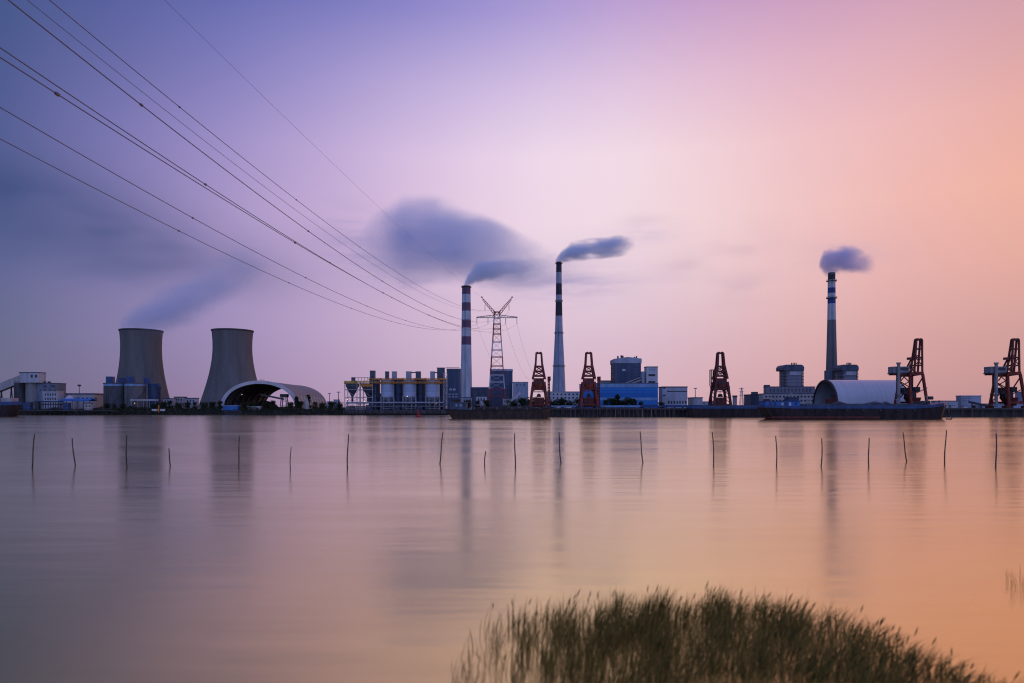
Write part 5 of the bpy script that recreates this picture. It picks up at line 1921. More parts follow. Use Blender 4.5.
def big_ship():
    Y = 328.0
    yc = Y + 7
    x0, x1 = X(764, Y + 3), X(946.5, yc)
    t = thing('cargo_ship', 'long dark cargo ship with blue rail and blue stern cabin on the right', 'ship', ((x0 + x1) / 2, yc, 0))
    mb = MB()
    hull(mb, x0, x1, yc, 14, 5.2, rake=2.4, sheer=2.1, stern_rake=4.5)
    mb.build('hull', hull_dk, t)
    mb = MB()
    hull(mb, x0 - .1, x1 + .1, yc, 14.2, 5.2, rake=2.4, sheer=2.1, top=1.35, bot=.02)
    mb.build('blue_rail', blue_dk, t)
    mb = MB()
    mb.box(x0 + 20, x1 - 14, Y + 2.5, Y + 11.5, 6.6, 7.5)
    mb.build('hatch_cover', slate, t)
    mb = MB()
    hull(mb, x0 + 3.2, x0 + 62, yc, 14.1, 1.5, sheer=0, rake=0, stern_rake=3.0, top=.0, bot=-1.0)
    mb.build('red_boot_band', red_dk, t)
    ca = MB()
    a, b = X(767.5, Y), X(802.5, Y)
    ca.box(a, b, Y + 2.4, Y + 11.6, 6.5, Z(401.4, Y))
    cab = ca.build('cabin', blue_p, t)
    rf = MB()
    rf.box(a - .4, b + .4, Y + 2.0, Y + 12, Z(401.4, Y), Z(400.8, Y))
    rf.build('cabin_roof', blue_dk, t)
    wh = MB()
    wh.box(X(793, Y), X(802, Y), Y + 3.4, Y + 10.6, Z(400.8, Y), Z(397.4, Y))
    wh.box(X(792.3, Y), X(802.8, Y), Y + 3.0, Y + 11, Z(397.4, Y), Z(397, Y))
    wh.build('wheelhouse', blue_dk, t)
    for p0, p1 in ((793.7, 796), (796.8, 799), (799.8, 801.6)):
        w_ = MB()
        w_.box(X(p0, Y), X(p1, Y), Y + 3.3, Y + 3.45, Z(400.2, Y), Z(398.3, Y))
        w_.build('window', glass_dk, t)
    for p0, p1, m_ in ((771, 773.2, glass_dk), (775.8, 778, glass_dk), (783.2, 785.6, white_p), (787, 789.6, glass_dk), (791, 793.2, white_p), (797, 799, glass_dk)):
        w_ = MB()
        w_.box(X(p0, Y), X(p1, Y), Y + 2.3, Y + 2.45, Z(406.2 if m_ is white_p else 405, Y), Z(402.4, Y))
        w_.build('door' if m_ is white_p else 'window', m_, t)
    fn = MB()
    fn.box(X(770, Y), X(774.4, Y), Y + 5, Y + 9, Z(400.8, Y), Z(398.9, Y))
    fn.build('funnel', red_dk, t)
    mm = MB()
    mm.path([(X(797, Y), Y + 7, Z(397, Y)), (X(797, Y), Y + 7, Z(391, Y))], .14, 6)
    mm.bar((X(795.4, Y), Y + 7, Z(393.2, Y)), (X(798.6, Y), Y + 7, Z(393.2, Y)), .16)
    mm.build('mast', steel_lt, t)
    rl = MB()
    for i in range(48):
        x = X(804, Y) + i * (x1 - 3 - X(804, Y)) / 47
        rl.bar((x, Y + .6, 6.4), (x, Y + .6, 7.6), .09)
    rl.bar((X(804, Y), Y + .6, 7.6), (x1 - 3, Y + .6, 7.7), .09)
    rl.build('railing', steel_dk, t)
    for p, w2 in ((836, 3.2), (868, 5), (884, 2.4)):
        m_ = MB()
        m_.path([(X(p, Y), Y + 3, 7.5), (X(p, Y) + w2, Y + 3, 7.5 + .5), (X(p, Y) + 2 * w2, Y + 3, 7.5)], [.3, .9, .3], 8)
        m_.build('tarpaulin_roll', slate, t)
    for dy in (3.2, 10.8):
        m_ = MB()
        m_.path([(x1 - 6, Y + dy, 8.0), (x1 - 6, Y + dy, 9.2)], .3, 8)
        m_.build('bollard', steel_dk, t)
    for p, h_ in ((815, 3.2), (905, 2.6), (936, 4.2)):
        m_ = MB()
        m_.path([(X(p, Y), Y + 7, 6.4), (X(p, Y), Y + 7, 7.4 + h_)], .16, 6)
        m_.bar((X(p, Y) - .9, Y + 7, 7 + h_), (X(p, Y) + .9, Y + 7, 7 + h_), .14)
        m_.build('deck_post', steel_lt, t)
    wl = MB()
    wl.box(X(926, Y), X(931, Y), Y + 4, Y + 10, 7.2, 8.7)
    wl.path([(X(934, Y), Y + 4, 8.2), (X(934, Y), Y + 10, 8.2)], .9, 12)
    wl.build('windlass', steel_dk, t)
    pp = MB()
    for dy in (3.2, 3.9):
        pp.path([(X(806, Y), Y + dy, 7.0), (X(926, Y), Y + dy, 7.0)], .2, 6)
    pp.build('deck_pipes', steel_lt, t)
    for k in range(7):
        f_ = MB()
        x = X(812 + 17 * k, Y)
        f_.path([(x - .45, Y - .1, 4.3), (x + .45, Y - .1, 4.3)], .5, 10)
        f_.build('tyre_fender', steel_dk, t)
    t = thing('rowing_tender', 'small dark tender in the water at the bow of the big ship', 'boat', (X(949, 326), 326, 0))
    mb = MB()
    hull(mb, X(946.2, 326), X(952, 326), 326, 1.2, .45, rake=.4, sheer=.25, stern_rake=.2, draft=.2)
    mb.build('hull', steel_dk, t)
    mb = MB()
    mb.bar((X(950.5, 326), 326, .3), (X(950.5, 326), 326, 2.0), .1)
    mb.build('pole', steel_lt, t)


big_ship()


def old_barge():
    Y = 346.0
    yc = Y + 5.5
    x0, x1 = X(446.2, yc), X(551.8, yc)
    t = thing('river_barge', 'old rusty brown barge with a small stern cabin, loaded with coal', 'barge', ((x0 + x1) / 2, yc, 0))
    mb = MB()
    hull(mb, x0, x1, yc, 11, 4.1, rake=2.2, sheer=1.5, stern_rake=4.0)
    mb.build('hull', rust, t)
    mb = MB()
    hull(mb, x0 - .08, x1 + .08, yc, 11.16, 4.1, rake=2.2, sheer=1.5, top=.55, bot=-.15)
    mb.build('gunwale', hull_dk, t)
    ca = MB()
    ca.box(X(450, Y), X(466.5, Y), Y + 2, Y + 9, 4.6, Z(402.6, Y))
    ca.build('cabin', slate, t)
    rf = MB()
    rf.box(X(448.6, Y), X(468.5, Y), Y + 1.4, Y + 9.6, Z(402.6, Y), Z(402, Y))
    rf.build('cabin_roof', slate, t)
    for p in (452, 456.2, 460.4, 464):
        w_ = MB()
        w_.box(X(p - .9, Y), X(p + .9, Y), Y + 1.9, Y + 2.05, Z(406.6, Y), Z(403.8, Y))
        w_.build('window', blue_lt if p in (456.2, 460.4) else glass_dk, t)
    wh = MB()
    wh.box(X(451.5, Y), X(459.5, Y), Y + 3, Y + 8, Z(402, Y), Z(399.4, Y))
    wh.build('wheelhouse', rust, t)
    m_ = MB()
    m_.path([(X(470, Y), yc, 4.5), (X(470, Y), yc, Z(398, Y))], .16, 6)
    m_.build('mast', steel_dk, t)
    co = MB()
    co.box(X(472, Y), X(542, Y), Y + 1.2, Y + 9.8, 4.4, 5.3)
    co.build('hatch_coaming', rust, t)
    for p in (474, 484, 497, 512, 527, 540):
        m_ = MB()
        m_.path([(X(p, Y), Y + .9, 4.3), (X(p, Y), Y + .9, 5.9)], .14, 6)
        m_.build('rail_post', steel_lt, t)
    m_ = MB()
    m_.box(X(543, Y), X(547, Y), Y + 3, Y + 8, 4.6, 6.4)
    m_.path([(X(548.5, Y), Y + 4, 5.6), (X(548.5, Y), Y + 7, 5.6)], .6, 10)
    m_.build('windlass', steel_dk, t)
    # cargo
    hp = MB()
    nx, ny = 40, 8
    ids = {}
    for i in range(nx + 1):
        for j in range(ny + 1):
            u, v = i / nx, j / ny
            h = sin(pi * v) ** .7 * (min(1, u * 6, (1 - u) * 6)) * (1.1 + .5 * sin(u * 17) + .35 * sin(u * 41 + v * 3))
            ids[i, j] = hp.add((X(473, Y) + (X(541, Y) - X(473, Y)) * u, Y + 1.6 + 7.8 * v, 5.25 + max(0, h)))
    for i in range(nx):
        for j in range(ny):
            hp.face(ids[i, j], ids[i + 1, j], ids[i + 1, j + 1], ids[i, j + 1])
    hp.cur = 0
    b = hp.add((X(473, Y), Y + 1.6, 4.5), (X(541, Y), Y + 1.6, 4.5), (X(541, Y), Y + 9.4, 4.5), (X(473, Y), Y + 9.4, 4.5))
    hp.face(b, b + 3, b + 2, b + 1)
    tag(hp.build('coal_cargo', coal, loc=(X(507, Y), yc, 4.5)), 'dark heaped coal lying in the hold of the rusty barge', 'coal')


old_barge()


def moored_barge():
    Y = 399.0
    x0, x1 = X(689, Y), X(782, Y)
    t = thing('moored_barge', 'long dark barge with a blue rim moored at the wharf behind the big ship', 'barge', ((x0 + x1) / 2, Y + 5, 0))
    mb = MB()
    hull(mb, x0, x1, Y + 5, 10, 5.0, bow='left', rake=1.0, sheer=.3, stern_rake=.6)
    mb.build('hull', hull_dk, t)
    mb = MB()
    hull(mb, x0 - .08, x1 + .08, Y + 5, 10.2, 5.0, bow='left', sheer=.3, top=1.3, bot=.02)
    mb.build('blue_rim', blue_dk, t)
    mb = MB()
    mb.box(x0 + 8, x1 - 8, Y + 2, Y + 8, 6.3, 6.9)
    mb.build('hatch_cover', slate, t)
    # stern of a moored ship at the left edge
    Y = 424.0
    x0, x1 = X(-90, Y), X(14.5, Y)
    t = thing('moored_ship', 'blue and rust-brown ship end cut by the left edge', 'ship', ((x0 + x1) / 2, Y + 6, 0))
    mb = MB()
    hull(mb, x0, x1, Y + 6, 12, 6.8, rake=3.2, sheer=.6, stern_rake=2)
    mb.build('hull', hull_dk, t)
    mb = MB()
    hull(mb, x0 - .1, x1 + .1, Y + 6, 12.2, 6.8, rake=3.2, sheer=.6, top=2.2, bot=.02)
    mb.build('blue_bulwark', blue_dk, t)
    mb = MB()
    mb.box(X(-3, Y), X(8, Y), Y + 3, Y + 9, 9, 11.6)
    mb.build('deck_house', offwhite, t)
    mb = MB()
    mb.path([(X(12, Y), Y + 6, 9), (X(12, Y), Y + 6, 13)], .2, 8)
    mb.build('bow_post', steel_dk, t)


moored_barge()


def buoy():
    x, y = X(418.2, 410), 410.0
    t = thing('channel_buoy', 'red channel buoy floating before the middle pale silo', 'buoy', (x, y, 0))
    mb = MB()
    mb.lathe(x, y, [(1.1, -.5), (1.55, -.2), (1.6, .8), (1.2, 1.3), (.5, 1.4)], 20, True, True)
    mb.build('float', buoy_m, t, smooth=True)
    mb = MB()
    for k in range(4):
        a = pi / 4 + k * pi / 2
        mb.bar((x + .8 * cos(a), y + .8 * sin(a), 1.35), (x + .4 * cos(a), y + .4 * sin(a), 4.3), .2)
    mb.box(x - .55, x + .55, y - .55, y + .55, 2.2, 3.4)
    mb.build('tower', buoy_m, t)
    mb = MB()
    mb.lathe(x, y, [(.35, 4.3), (.35, 4.9), (.1, 5.2)], 12, True, True)
    mb.build('lantern', buoy_m, t)


buoy()

# ------------------------------------------------------------------ stakes in the river
STAKES = [
    (31.5, 468, 33, 434, 'leftmost stake in the river, tall and leaning slightly right'),
    (75.5, 466, 74, 438, 'second stake from the left, leaning slightly left'),
    (127, 468, 127, 435, 'upright stake in the reflection of the left cooling tower'),
    (171.5, 466, 169.5, 448, 'short stake leaning left between the two cooling tower reflections'),
    (238.5, 466, 240.5, 436, 'stake leaning right in the reflection of the right cooling tower'),
    (290, 470, 290, 447, 'thin short upright stake below the arched hall'),
    (347.5, 468, 348, 434, 'tall upright stake below the leftmost loading hopper'),
    (439.5, 464, 443, 432, 'tall stake leaning clearly right, below the rusty barge stern'),
    (484, 465, 486, 451, 'shortest stake of all, leaning right, below the rusty barge'),
    (515, 467, 515, 433, 'tall upright stake below the middle of the rusty barge'),
    (561, 463, 558.6, 432, 'stake leaning left in the reflection of the tallest chimney'),
    (643, 463, 639.5, 431.5, 'stake leaning clearly left below the blue hall and the transfer tower'),
    (714, 466, 713, 432, 'tall stake below the red crane that stands alone'),
    (777, 467, 777, 436, 'upright stake below the blue cabin of the big ship'),
    (821, 467, 821, 438, 'upright stake left of the reflection of the blue and white chimney'),
    (869, 467, 869, 438, 'upright stake below the middle of the big ship'),
    (907, 462, 903, 432.5, 'stake leaning clearly left below the crane at the ship bow'),
    (944.5, 464, 945, 430, 'tallest upright stake on the right, below the bow of the big ship'),
    (996, 468, 995.5, 433, 'rightmost stake in the river'),
]
for px, py, tx, ty, lab in STAKES:
    Y = CAMZ * F / (py - HZ)
    a = (X(px, Y), Y, 0.0)
    b = (X(tx, Y), Y + random.uniform(-.3, .3), Z(ty, Y))
    mb = MB()
    k = 9
    pts, rad = [], []
    lo = (a[0] - (b[0] - a[0]) * .35, a[1], -1.1)
    for i in range(k + 1):
        u = i / k
        bend = .045 * sin(u * 6 + px)
        pts.append((lo[0] + (b[0] - lo[0]) * u + bend, lo[1] + (b[1] - lo[1]) * u, lo[2] + (b[2] - lo[2]) * u))
        rad.append((.068 - .022 * u) * (1.0 if i % 2 else 1.12) * (.75 if 'thin' in lab else 1))
    mb.path(pts, rad, 8)
    tag(mb.build('wooden_stake', wood_m, loc=a, smooth=True), lab, 'stake', 'row of wooden stakes standing in the river')


# ------------------------------------------------------------------ trees on the far bank
def tree_meshes(seed, h, w, conical=False, leaf=leaf_a):
    rnd = random.Random(seed)
    tk = MB()
    tk.path([(0, 0, -.5), (.05, 0, h * .3), (-.05, .05, h * .62)], [.28, .2, .09], 7)
    for k in range(5):
        a = rnd.uniform(0, 2 * pi)
        z = h * rnd.uniform(.3, .55)
        tk.path([(0, 0, z), (cos(a) * w * .28, sin(a) * w * .28, z + h * .22)], [.1, .04], 5)
    cr = MB()
    lobes = []
    for k in range(22):
        a, r = rnd.uniform(0, 2 * pi), w * .5 * sqrt(rnd.random()) * .75
        z = h * rnd.uniform(.20, .88)
        if conical:
            r *= max(.1, 1.15 - z / h)
        else:
            r *= 1 - .75 * abs(z / h - .55)
        lobes.append((cos(a) * r, sin(a) * r, z, w * rnd.uniform(.14, .24) * (.6 if conical else 1)))
    for lx, ly, lz, lr in lobes:
        for k in range(46):
            u, v, q = rnd.gauss(0, 1), rnd.gauss(0, 1), rnd.gauss(0, 1)
            L = sqrt(u * u + v * v + q * q)
            rr = lr * rnd.uniform(.55, 1.15)
            c = (lx + u / L * rr, ly + v / L * rr, lz + q / L * rr * .8)
            s = rnd.uniform(.26, .5)
            t1 = [rnd.gauss(0, 1) for _ in range(3)]
            t2 = [rnd.gauss(0, 1) for _ in range(3)]
            l1 = sqrt(sum(x * x for x in t1)); l2 = sqrt(sum(x * x for x in t2))
            t1 = [x / l1 * s for x in t1]; t2 = [x / l2 * s * .7 for x in t2]
            b = cr.add(*[tuple(c[i] + sa * t1[i] + sb * t2[i] for i in range(3)) for sa, sb in ((-1, 0), (0, -1), (1, 0), (0, 1))])
            cr.face(b, b + 1, b + 2, b + 3)
    return tk, cr


PROTO = {}


def tree(kind, px, Y, top, label, base=None):
    """top: picture row of the crown top"""
    x = X(px, Y)
    zg = GZ if base is None else base
    h = Z(top, Y) - zg
    if kind not in PROTO:
        sd_, con, lf, w_ = {'round': (3, False, leaf_a, 6.6), 'loose': (11, False, leaf_b, 6.2), 'wide': (19, False, leaf_a, 8.6), 'cone': (23, True, leaf_a, 4.2)}[kind]
        tk, cr = tree_meshes(sd_, 7.0, w_, con, lf)
        t = thing('bank_tree', label, 'tree', (x, Y, zg), 'trees along the far bank')
        for mbx, nm, m_ in ((tk, 'trunk', bark), (cr, 'crown', lf)):
            o = mbx.build(nm, m_)
            o.parent = t
        PROTO[kind] = t
    else:
        t = copy_tree(PROTO[kind], (x, Y, zg), label)
    s = h / 6.6
    t.scale = (max(.75, s) * random.uniform(.92, 1.12), max(.75, s), s)
    t.rotation_euler.z = random.uniform(0, 6.28)


TREES = [
    ('round', 107, 536, 403.4, 'bushy dark tree at the left foot of the wide ribbed silo'),
    ('loose', 114.5, 532, 404.6, 'olive low tree in front of the wide ribbed silo'),
    ('round', 123, 534, 404.0, 'bushy dark tree before the gap of the wide and middle silos'),
    ('wide', 155, 534, 402.6, 'broad dark tree at the right end of the thin white canopy'),
    ('round', 163.5, 534, 402.0, 'dark tree before the grey shed at the left cooling tower foot'),
    ('loose', 170, 536, 401.6, 'olive tree left of the cream shed between the cooling towers'),
    ('wide', 179, 535, 402.4, 'broad dark tree in front of the cream shed'),
    ('round', 188, 533, 402.2, 'dark tree at the right end of the cream shed'),
    ('loose', 195, 536, 402.6, 'olive tree in front of the blue-grey shed by the right cooling tower'),
    ('wide', 204, 534, 401.8, 'broad dark tree at the left foot of the right cooling tower'),
    ('round', 212.5, 535, 402.0, 'dark tree under the middle of the right cooling tower'),
    ('loose', 220, 533, 401.6, 'olive tree left of the arched hall front rim'),
    ('round', 245, 532, 402.6, 'dark tree between the blue hut and the white hut'),
    ('wide', 254, 536, 401.6, 'broad dark tree behind the white hut'),
    ('round', 265, 534, 401.9, 'dark tree right of the white hut, under the arched hall opening'),
    ('loose', 273, 533, 401.2, 'olive tree under the bright rear opening of the arched hall'),
    ('round', 290.5, 536, 402.2, 'dark tree at the right foot of the arched hall front rim'),
    ('cone', 296.5, 533, 396.2, 'dark conical tree at the right foot of the arched hall rim'),
    ('round', 301, 534, 401.5, 'dark tree between the conical tree and the pointed tent'),
    ('cone', 308.5, 538, 394.6, 'dark conical tree behind the white pointed tent'),
    ('loose', 315, 535, 402.4, 'olive tree right of the pointed tent'),
    ('wide', 322, 534, 402.6, 'broad dark tree at the right end of the arched hall roof'),
    ('round', 331, 535, 402.0, 'dark tree right of the arched hall, under the thin pole'),
    ('wide', 339, 534, 401.6, 'broad dark tree under the thin lamp mast by the silo plant'),
    ('round', 468, 560, 400.6, 'dark tree at the foot of the banded chimney'),
    ('loose', 478, 556, 401.2, 'olive tree left of the pylon legs'),
    ('round', 486, 558, 400.4, 'dark tree at the left pylon leg'),
    ('wide', 513, 520, 399.6, 'broad dark tree left of the leftmost crane'),
    ('round', 522, 512, 398.4, 'dark tree behind the left legs of the leftmost crane'),
    ('wide', 531, 515, 397.2, 'broad dark tree seen through the legs of the leftmost crane'),
    ('round', 541, 512, 398.8, 'dark tree behind the right legs of the leftmost crane'),
    ('wide', 553, 500, 399.6, 'broad dark tree before the left end of the long white building'),
    ('round', 562, 498, 398.8, 'dark tree before the middle of the long white building'),
    ('wide', 570.5, 500, 399.9, 'broad dark tree before the right end of the long white building'),
    ('loose', 578, 498, 400.0, 'olive tree left of the second crane'),
    ('loose', 606, 458, 400.6, 'olive low tree at the left of the clump before the blue hall'),
    ('round', 612, 460, 398.4, 'dark tree left of the tallest in the clump before the blue hall'),
    ('cone', 618, 462, 394.2, 'tallest tree in the clump before the blue hall'),
    ('wide', 624.5, 460, 397.8, 'broad dark tree right of the tallest before the blue hall'),
    ('round', 632, 458, 399.0, 'dark tree at the right of the clump before the blue hall'),
    ('loose', 641, 456, 402.2, 'low olive bush-like tree before the blue hall, right of the clump'),
    ('round', 661, 462, 402.4, 'low dark tree at the left foot of the grey hall with the window strip'),
]
for a in TREES:
    tree(*a)

sh = MB()                                             # undergrowth along the far left bank
rnd = random.Random(5)
for k in range(15000):
    px = rnd.uniform(18, 345)
    if 222 < px < 241 and rnd.random() < .8:
        continue
    Y = rnd.uniform(521.5, 531)
    x = X(px, Y)
    hgt = (1.9 if px > 100 else .9) + .9 * sin(x * .21) + .6 * sin(x * .53 + 1)
    z = min(GZ, (Y - 520) / 6 * 5.4 - 2) + max(.4, hgt) * rnd.random()
    s = rnd.uniform(.25, .55)
    t1 = [rnd.gauss(0, .6) for _ in range(3)]; t2 = [rnd.gauss(0, .6) for _ in range(3)]
    b = sh.add(*[(x + s * (a_ * t1[0] + c_ * t2[0]), Y + s * (a_ * t1[1] + c_ * t2[1]), z + s * (a_ * t1[2] + c_ * t2[2])) for a_, c_ in ((-1, 0), (0, -1), (1, 0), (0, 1))])
    sh.face(b, b + 1, b + 2, b + 3)
tag(sh.build('bank_shrubs', leaf_a), 'dark low undergrowth along the top of the far left bank', 'shrubs', kind='stuff')


# ------------------------------------------------------------------ marsh grass in the foreground shallows
def blade(mb, x, y, z, h, lean, az_, w_, bend):
    """a tapering, bending leaf blade of four quads"""
    dx, dy = cos(az_), sin(az_)
    ox, oy = -dy * w_ / 2, dx * w_ / 2
    prev = None
    for k in range(5):
        u = k / 4
        o = lean * u * h + bend * u * u * h
        zz = z + h * u * (1 - .28 * (lean + bend) ** 2 * u)
        ww = (1 - u) ** .7 * (.55 + .9 * u if u < .5 else 1)
        px_, py_ = x + dx * o, y + dy * o
        if k == 4:
            c = mb.add((px_, py_, zz))
            mb.face(prev, prev + 1, c)
        else:
            c = mb.add((px_ - ox * ww, py_ - oy * ww, zz), (px_ + ox * ww, py_ + oy * ww, zz))
            if prev is not None:
                mb.face(prev, prev + 1, c + 1, c)
            prev = c


def edge_row(px):
    """upper edge of the grass patch in the photograph (tips)"""
    pts = [(440, 668), (458, 640), (480, 612), (510, 600), (545, 594), (590, 590), (640, 587), (700, 586), (740, 586), (790, 592), (840, 603), (880, 620), (920, 643), (960, 662), (1000, 674), (1060, 692)]
    if px <= pts[0][0] or px >= pts[-1][0]:
        return 720
    for (a, p), (b, q) in zip(pts, pts[1:]):
        if a <= px <= b:
            return p + (q - p) * (px - a) / (b - a)


def marsh():
    rnd = random.Random(42)
    mb = MB()
    n_ = 0
    while n_ < 15000:
        Y = rnd.uniform(11.5, 23)
        x = rnd.uniform(-2.2, 13.5)
        px = 512 + F * x / Y
        row = HZ + CAMZ * F / Y
        e = edge_row(px)
        tip = 24 + 9 * mnoise.noise(Vector((px * .03, 1, 2)))
        if row < e + tip:
            continue
        dens = 1.0
        if px < 565:
            dens = .16 + .65 * max(0, (px - 465) / 100) ** 1.6
            cl = mnoise.noise(Vector((x * 1.9, Y * 1.1, 3.0)))
            dens *= 1.7 if cl > .08 else .4
        cl = mnoise.noise(Vector((x * 1.3, Y * .8, 9.0))) + .6 * mnoise.noise(Vector((x * 3.1, Y * 2.0, 4.0)))
        dens *= max(.12, .66 + .85 * cl)
        if rnd.random() > dens:
            continue
        n_ += 1
        h = rnd.gauss(.66, .13) * (Y / 19) ** .5
        h = max(.3, h)
        left = max(0.0, min(1.0, (px - 520) / 420))
        lean = rnd.gauss(.16 + .28 * left, .17)
        azm = rnd.gauss(0, .7)
        blade(mb, x, Y, -.06, h, lean, azm, rnd.uniform(.016, .036), rnd.gauss(.18 + .25 * left, .2))
        if rnd.random() < .02:                                         # a seed head
            u = h * 1.02
            o = lean * u
            b0 = (x + cos(azm) * o * .9, Y + sin(azm) * o * .9, h * .82)
            b1 = (x + cos(azm) * (o * 1.15 + .03), Y + sin(azm) * o * 1.1, h * 1.12)
            mb.path([b0, tuple((p + q) / 2 for p, q in zip(b0, b1)), b1], [.006, .018, .004], 5)
    tag(mb.build('marsh_grass', reed_m), 'thick patch of dark olive marsh grass growing in the foreground shallows', 'grass', kind='stuff')
    # sparse wisps at the right edge
    t = MB()
    for px, row, h in ((1009, 583, .62), (1012.5, 588, .75), (1016, 586, .5), (1019, 590, .9), (1022.5, 585, .8), (1025, 592, .9), (1029, 588, .7)):
        Y = CAMZ * F / (row - HZ)
        for k in range(3):
            blade(t, X(px + k * .8, Y), Y + k * .1, -.05, h * rnd.uniform(.7, 1), rnd.gauss(.05, .2), rnd.uniform(-.5, .5), .02, rnd.gauss(.1, .25))
    tag(t.build('grass_tuft', reed_m, loc=(X(1018, 22), 22, 0)), 'thin sparse tuft of grass at the right edge above the marsh patch', 'grass tuft')


marsh()


# ------------------------------------------------------------------ steam and smoke
def plume(name, label, cat, origin, L, cpts, rpts, fpts, dens, col, nscale, ymul=1.0, lo=.3, group=None, absorb=.15, stretch=.28, soft=.55, seed=0.0, skew=0.0):
    """a drifting plume: closed hull around an axis blown along +x, filled with an uneven volume that thins to nothing at its skin.
    cpts: (t, rise of the axis in m), rpts: (t, radius in m), fpts: (t, density factor)"""
    def ev(pts, t):
        for (a, p), (b, q) in zip(pts, pts[1:]):
            if a <= t <= b:
                u = (t - a) / (b - a)
                return p + (q - p) * u
        return pts[-1][1]
    mb = MB()
    N, S = 28, 20
    secs = []
    for i in range(N + 1):
        t = i / N
        c, r = ev(cpts, t), max(.15, ev(rpts, t))
        secs.append([(origin[0] + L * t, origin[1] + r * ymul * cos(2 * pi * j / S), origin[2] + c + r * sin(2 * pi * j / S)) for j in range(S)])
    mb.loft(secs)
    m = bpy.data.materials.new(name + '_volume')
    m.use_nodes = True
    g = NG(m.node_tree)
    m.node_tree.nodes.clear()
    tc = g.n('ShaderNodeTexCoord')
    sp = g.n('ShaderNodeSeparateXYZ')
    g.put(sp.inputs[0], tc.outputs['Object'])
    t = g.math('DIVIDE', sp.outputs[0], L, clamp=True)
    def curve(pts):
        lo_, hi_ = min(p[1] for p in pts), max(p[1] for p in pts)
        k = max(hi_ - lo_, 1e-6)
        cr = g.n('ShaderNodeValToRGB')
        e = cr.color_ramp.elements
        while len(e) > 1:
            e.remove(e[-1])
        for i, (a, p) in enumerate(pts):
            v = (p - lo_) / k
            q = e[0] if i == 0 else e.new(a)
            q.position = a
            q.color = (v, v, v, 1)
        g.put(cr.inputs[0], t)
        return g.math('ADD', g.math('MULTIPLY', cr.outputs[0], k), lo_)
    c, r, f = curve(cpts), curve(rpts), curve(fpts)
    dz = g.math('SUBTRACT', sp.outputs[2], c)
    dy = g.math('DIVIDE', sp.outputs[1], ymul)
    d = g.math('DIVIDE', g.math('SQRT', g.math('ADD', g.math('MULTIPLY', dz, dz), g.math('MULTIPLY', dy, dy))), r)
    nz = g.noise(g.mapping(tc.outputs['Object'], (stretch, 1, 1), (seed, seed * 2, 0)), nscale, 7.0, 0.60)
    nn = g.math('SUBTRACT', nz, .5)
    # the noise eats into the skin, so the edge is ragged and soft
    e = g.math('SUBTRACT', g.math('SUBTRACT', 1.0, d), g.math('MULTIPLY', g.math('SUBTRACT', .57, nz), 1.75))
    if skew:
        e = g.math('ADD', e, g.math('MULTIPLY', g.math('DIVIDE', dz, r), skew))
    body = g.maprange(e, 0.0, soft, 0, 1, 'SMOOTHSTEP')
    edge = g.maprange(d, .78, .99, 1, 0, 'SMOOTHSTEP')
    den = g.math('MULTIPLY', g.math('MULTIPLY', body, edge), g.math('MULTIPLY', f, dens))
    sc_ = g.n('ShaderNodeVolumeScatter')
    sc_.inputs['Color'].default_value = (*col, 1)
    sc_.inputs['Anisotropy'].default_value = -0.5
    g.put(sc_.inputs['Density'], den)
    ab = g.n('ShaderNodeVolumeAbsorption')
    ab.inputs['Color'].default_value = (*[min(1, q * 1.0) for q in col], 1)
    g.put(ab.inputs['Density'], den)
    ad = g.n('ShaderNodeAddShader')
    g.put(ad.inputs[0], sc_.outputs[0])
    g.put(ad.inputs[1], ab.outputs[0])
    o = g.n('ShaderNodeOutputMaterial')
    g.put(o.inputs['Volume'], ad.outputs[0])
    ob = mb.build(name, m, loc=origin)
    tag(ob, label, cat, group)
    return ob


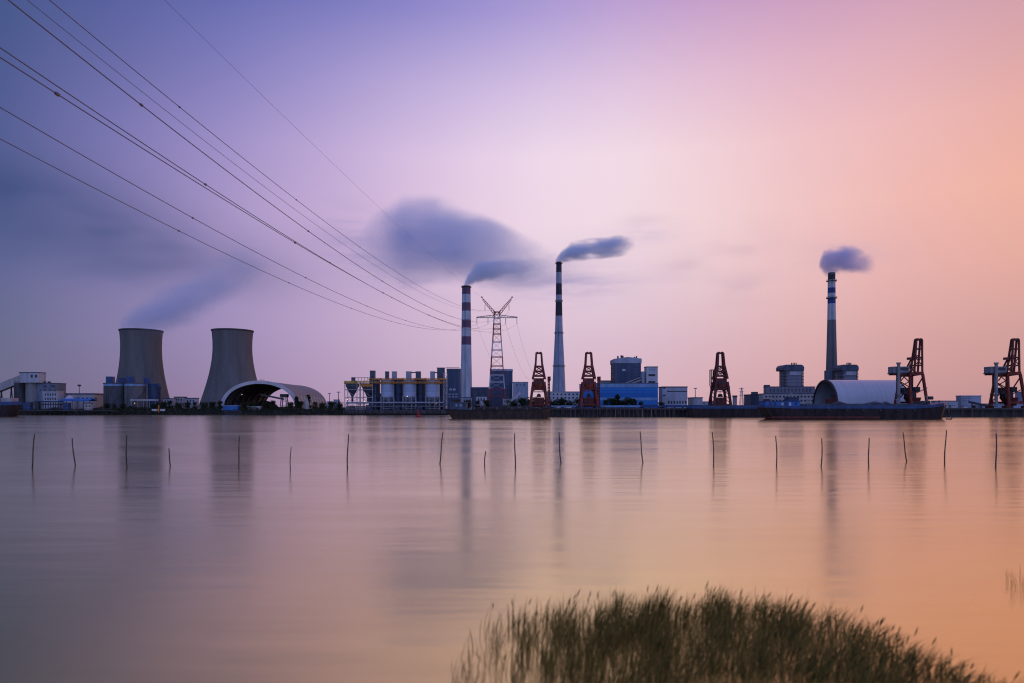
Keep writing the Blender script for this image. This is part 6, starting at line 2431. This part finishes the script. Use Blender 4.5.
SM = 'steam and smoke plumes'
s7 = 700 / F
plume('steam_plume', 'wide soft steam plume drifting right from the left cooling tower', 'steam', (X(121, 700), 700, Z(329, 700)), 150 * s7,
      [(0, 4 * s7), (.12, 8 * s7), (.3, 17 * s7), (.55, 36 * s7), (.8, 56 * s7), (1, 66 * s7)],
      [(0, 8 * s7), (.08, 22 * s7), (.25, 33 * s7), (.55, 36 * s7), (.8, 32 * s7), (1, 18 * s7)],
      [(0, .8), (.1, 1), (.3, 1), (.6, .85), (.85, .5), (1, 0)], .036, (.66, .82, 1.0), .030, group=SM, soft=.9)
s9 = 900 / F
plume('smoke_plume', 'pale blue smoke puff bending right from the maroon-banded chimney', 'smoke', (X(464.5, 900), 900, Z(285.5, 900)), 84 * s9,
      [(0, 1 * s9), (.05, 7 * s9), (.14, 13 * s9), (.35, 15 * s9), (.65, 17 * s9), (1, 20 * s9)],
      [(0, 4.2 * s9), (.05, 10 * s9), (.15, 13.5 * s9), (.4, 14 * s9), (.7, 15 * s9), (1, 12 * s9)],
      [(0, 1.8), (.2, 1.6), (.42, 1.0), (.7, .35), (1, 0)], .082, (.86, .94, 1.0), .085, group=SM)
s95 = 950 / F
plume('smoke_plume', 'dark blue smoke plume blowing right from the tallest chimney', 'smoke', (X(555.5, 950), 950, Z(262.5, 950)), 80 * s95,
      [(0, .5 * s95), (.08, 6 * s95), (.2, 10.5 * s95), (.45, 13 * s95), (.75, 16 * s95), (1, 18 * s95)],
      [(0, 3.4 * s95), (.07, 8.5 * s95), (.2, 12 * s95), (.5, 13 * s95), (.8, 13 * s95), (1, 8 * s95)],
      [(0, 1.5), (.3, 1.6), (.7, 1.4), (.84, .8), (1, 0)], .092, (.80, .91, 1.0), .08, group=SM, seed=3.0)
s6 = 600 / F
plume('smoke_plume', 'grey violet ball of smoke at the top of the blue-banded chimney', 'smoke', (X(820, 600), 600, Z(261, 600)), 54 * s6,
      [(0, -3 * s6), (.15, -1 * s6), (.35, 2 * s6), (.65, 0), (1, -6 * s6)],
      [(0, 5 * s6), (.08, 14 * s6), (.24, 21 * s6), (.45, 19 * s6), (.75, 15 * s6), (1, 10 * s6)],
      [(0, 1.5), (.3, 1.6), (.65, 1.2), (.85, .7), (1, 0)], .088, (.84, .84, .98), .10, group=SM, seed=6.0, stretch=.6)
s11 = 1100 / F
plume('smoke_cloud', 'big dark blue smoke cloud with a rounded top hanging above the maroon-banded chimney', 'cloud', (X(350, 1100), 1100, Z(243, 1100)), 250 * s11,
      [(0, -14 * s11), (.15, -8 * s11), (.35, -6 * s11), (.55, -16 * s11), (.75, -28 * s11), (1, -36 * s11)],
      [(0, 14 * s11), (.1, 44 * s11), (.22, 58 * s11), (.4, 56 * s11), (.6, 44 * s11), (.8, 30 * s11), (1, 14 * s11)],
      [(0, .1), (.12, .45), (.22, 1.0), (.55, 1.0), (.72, .6), (.88, .35), (1, 0)], .0165, (.52, .76, 1.0), .0135, ymul=.9, group=SM, soft=.62, skew=.26, stretch=.5, seed=1.7)
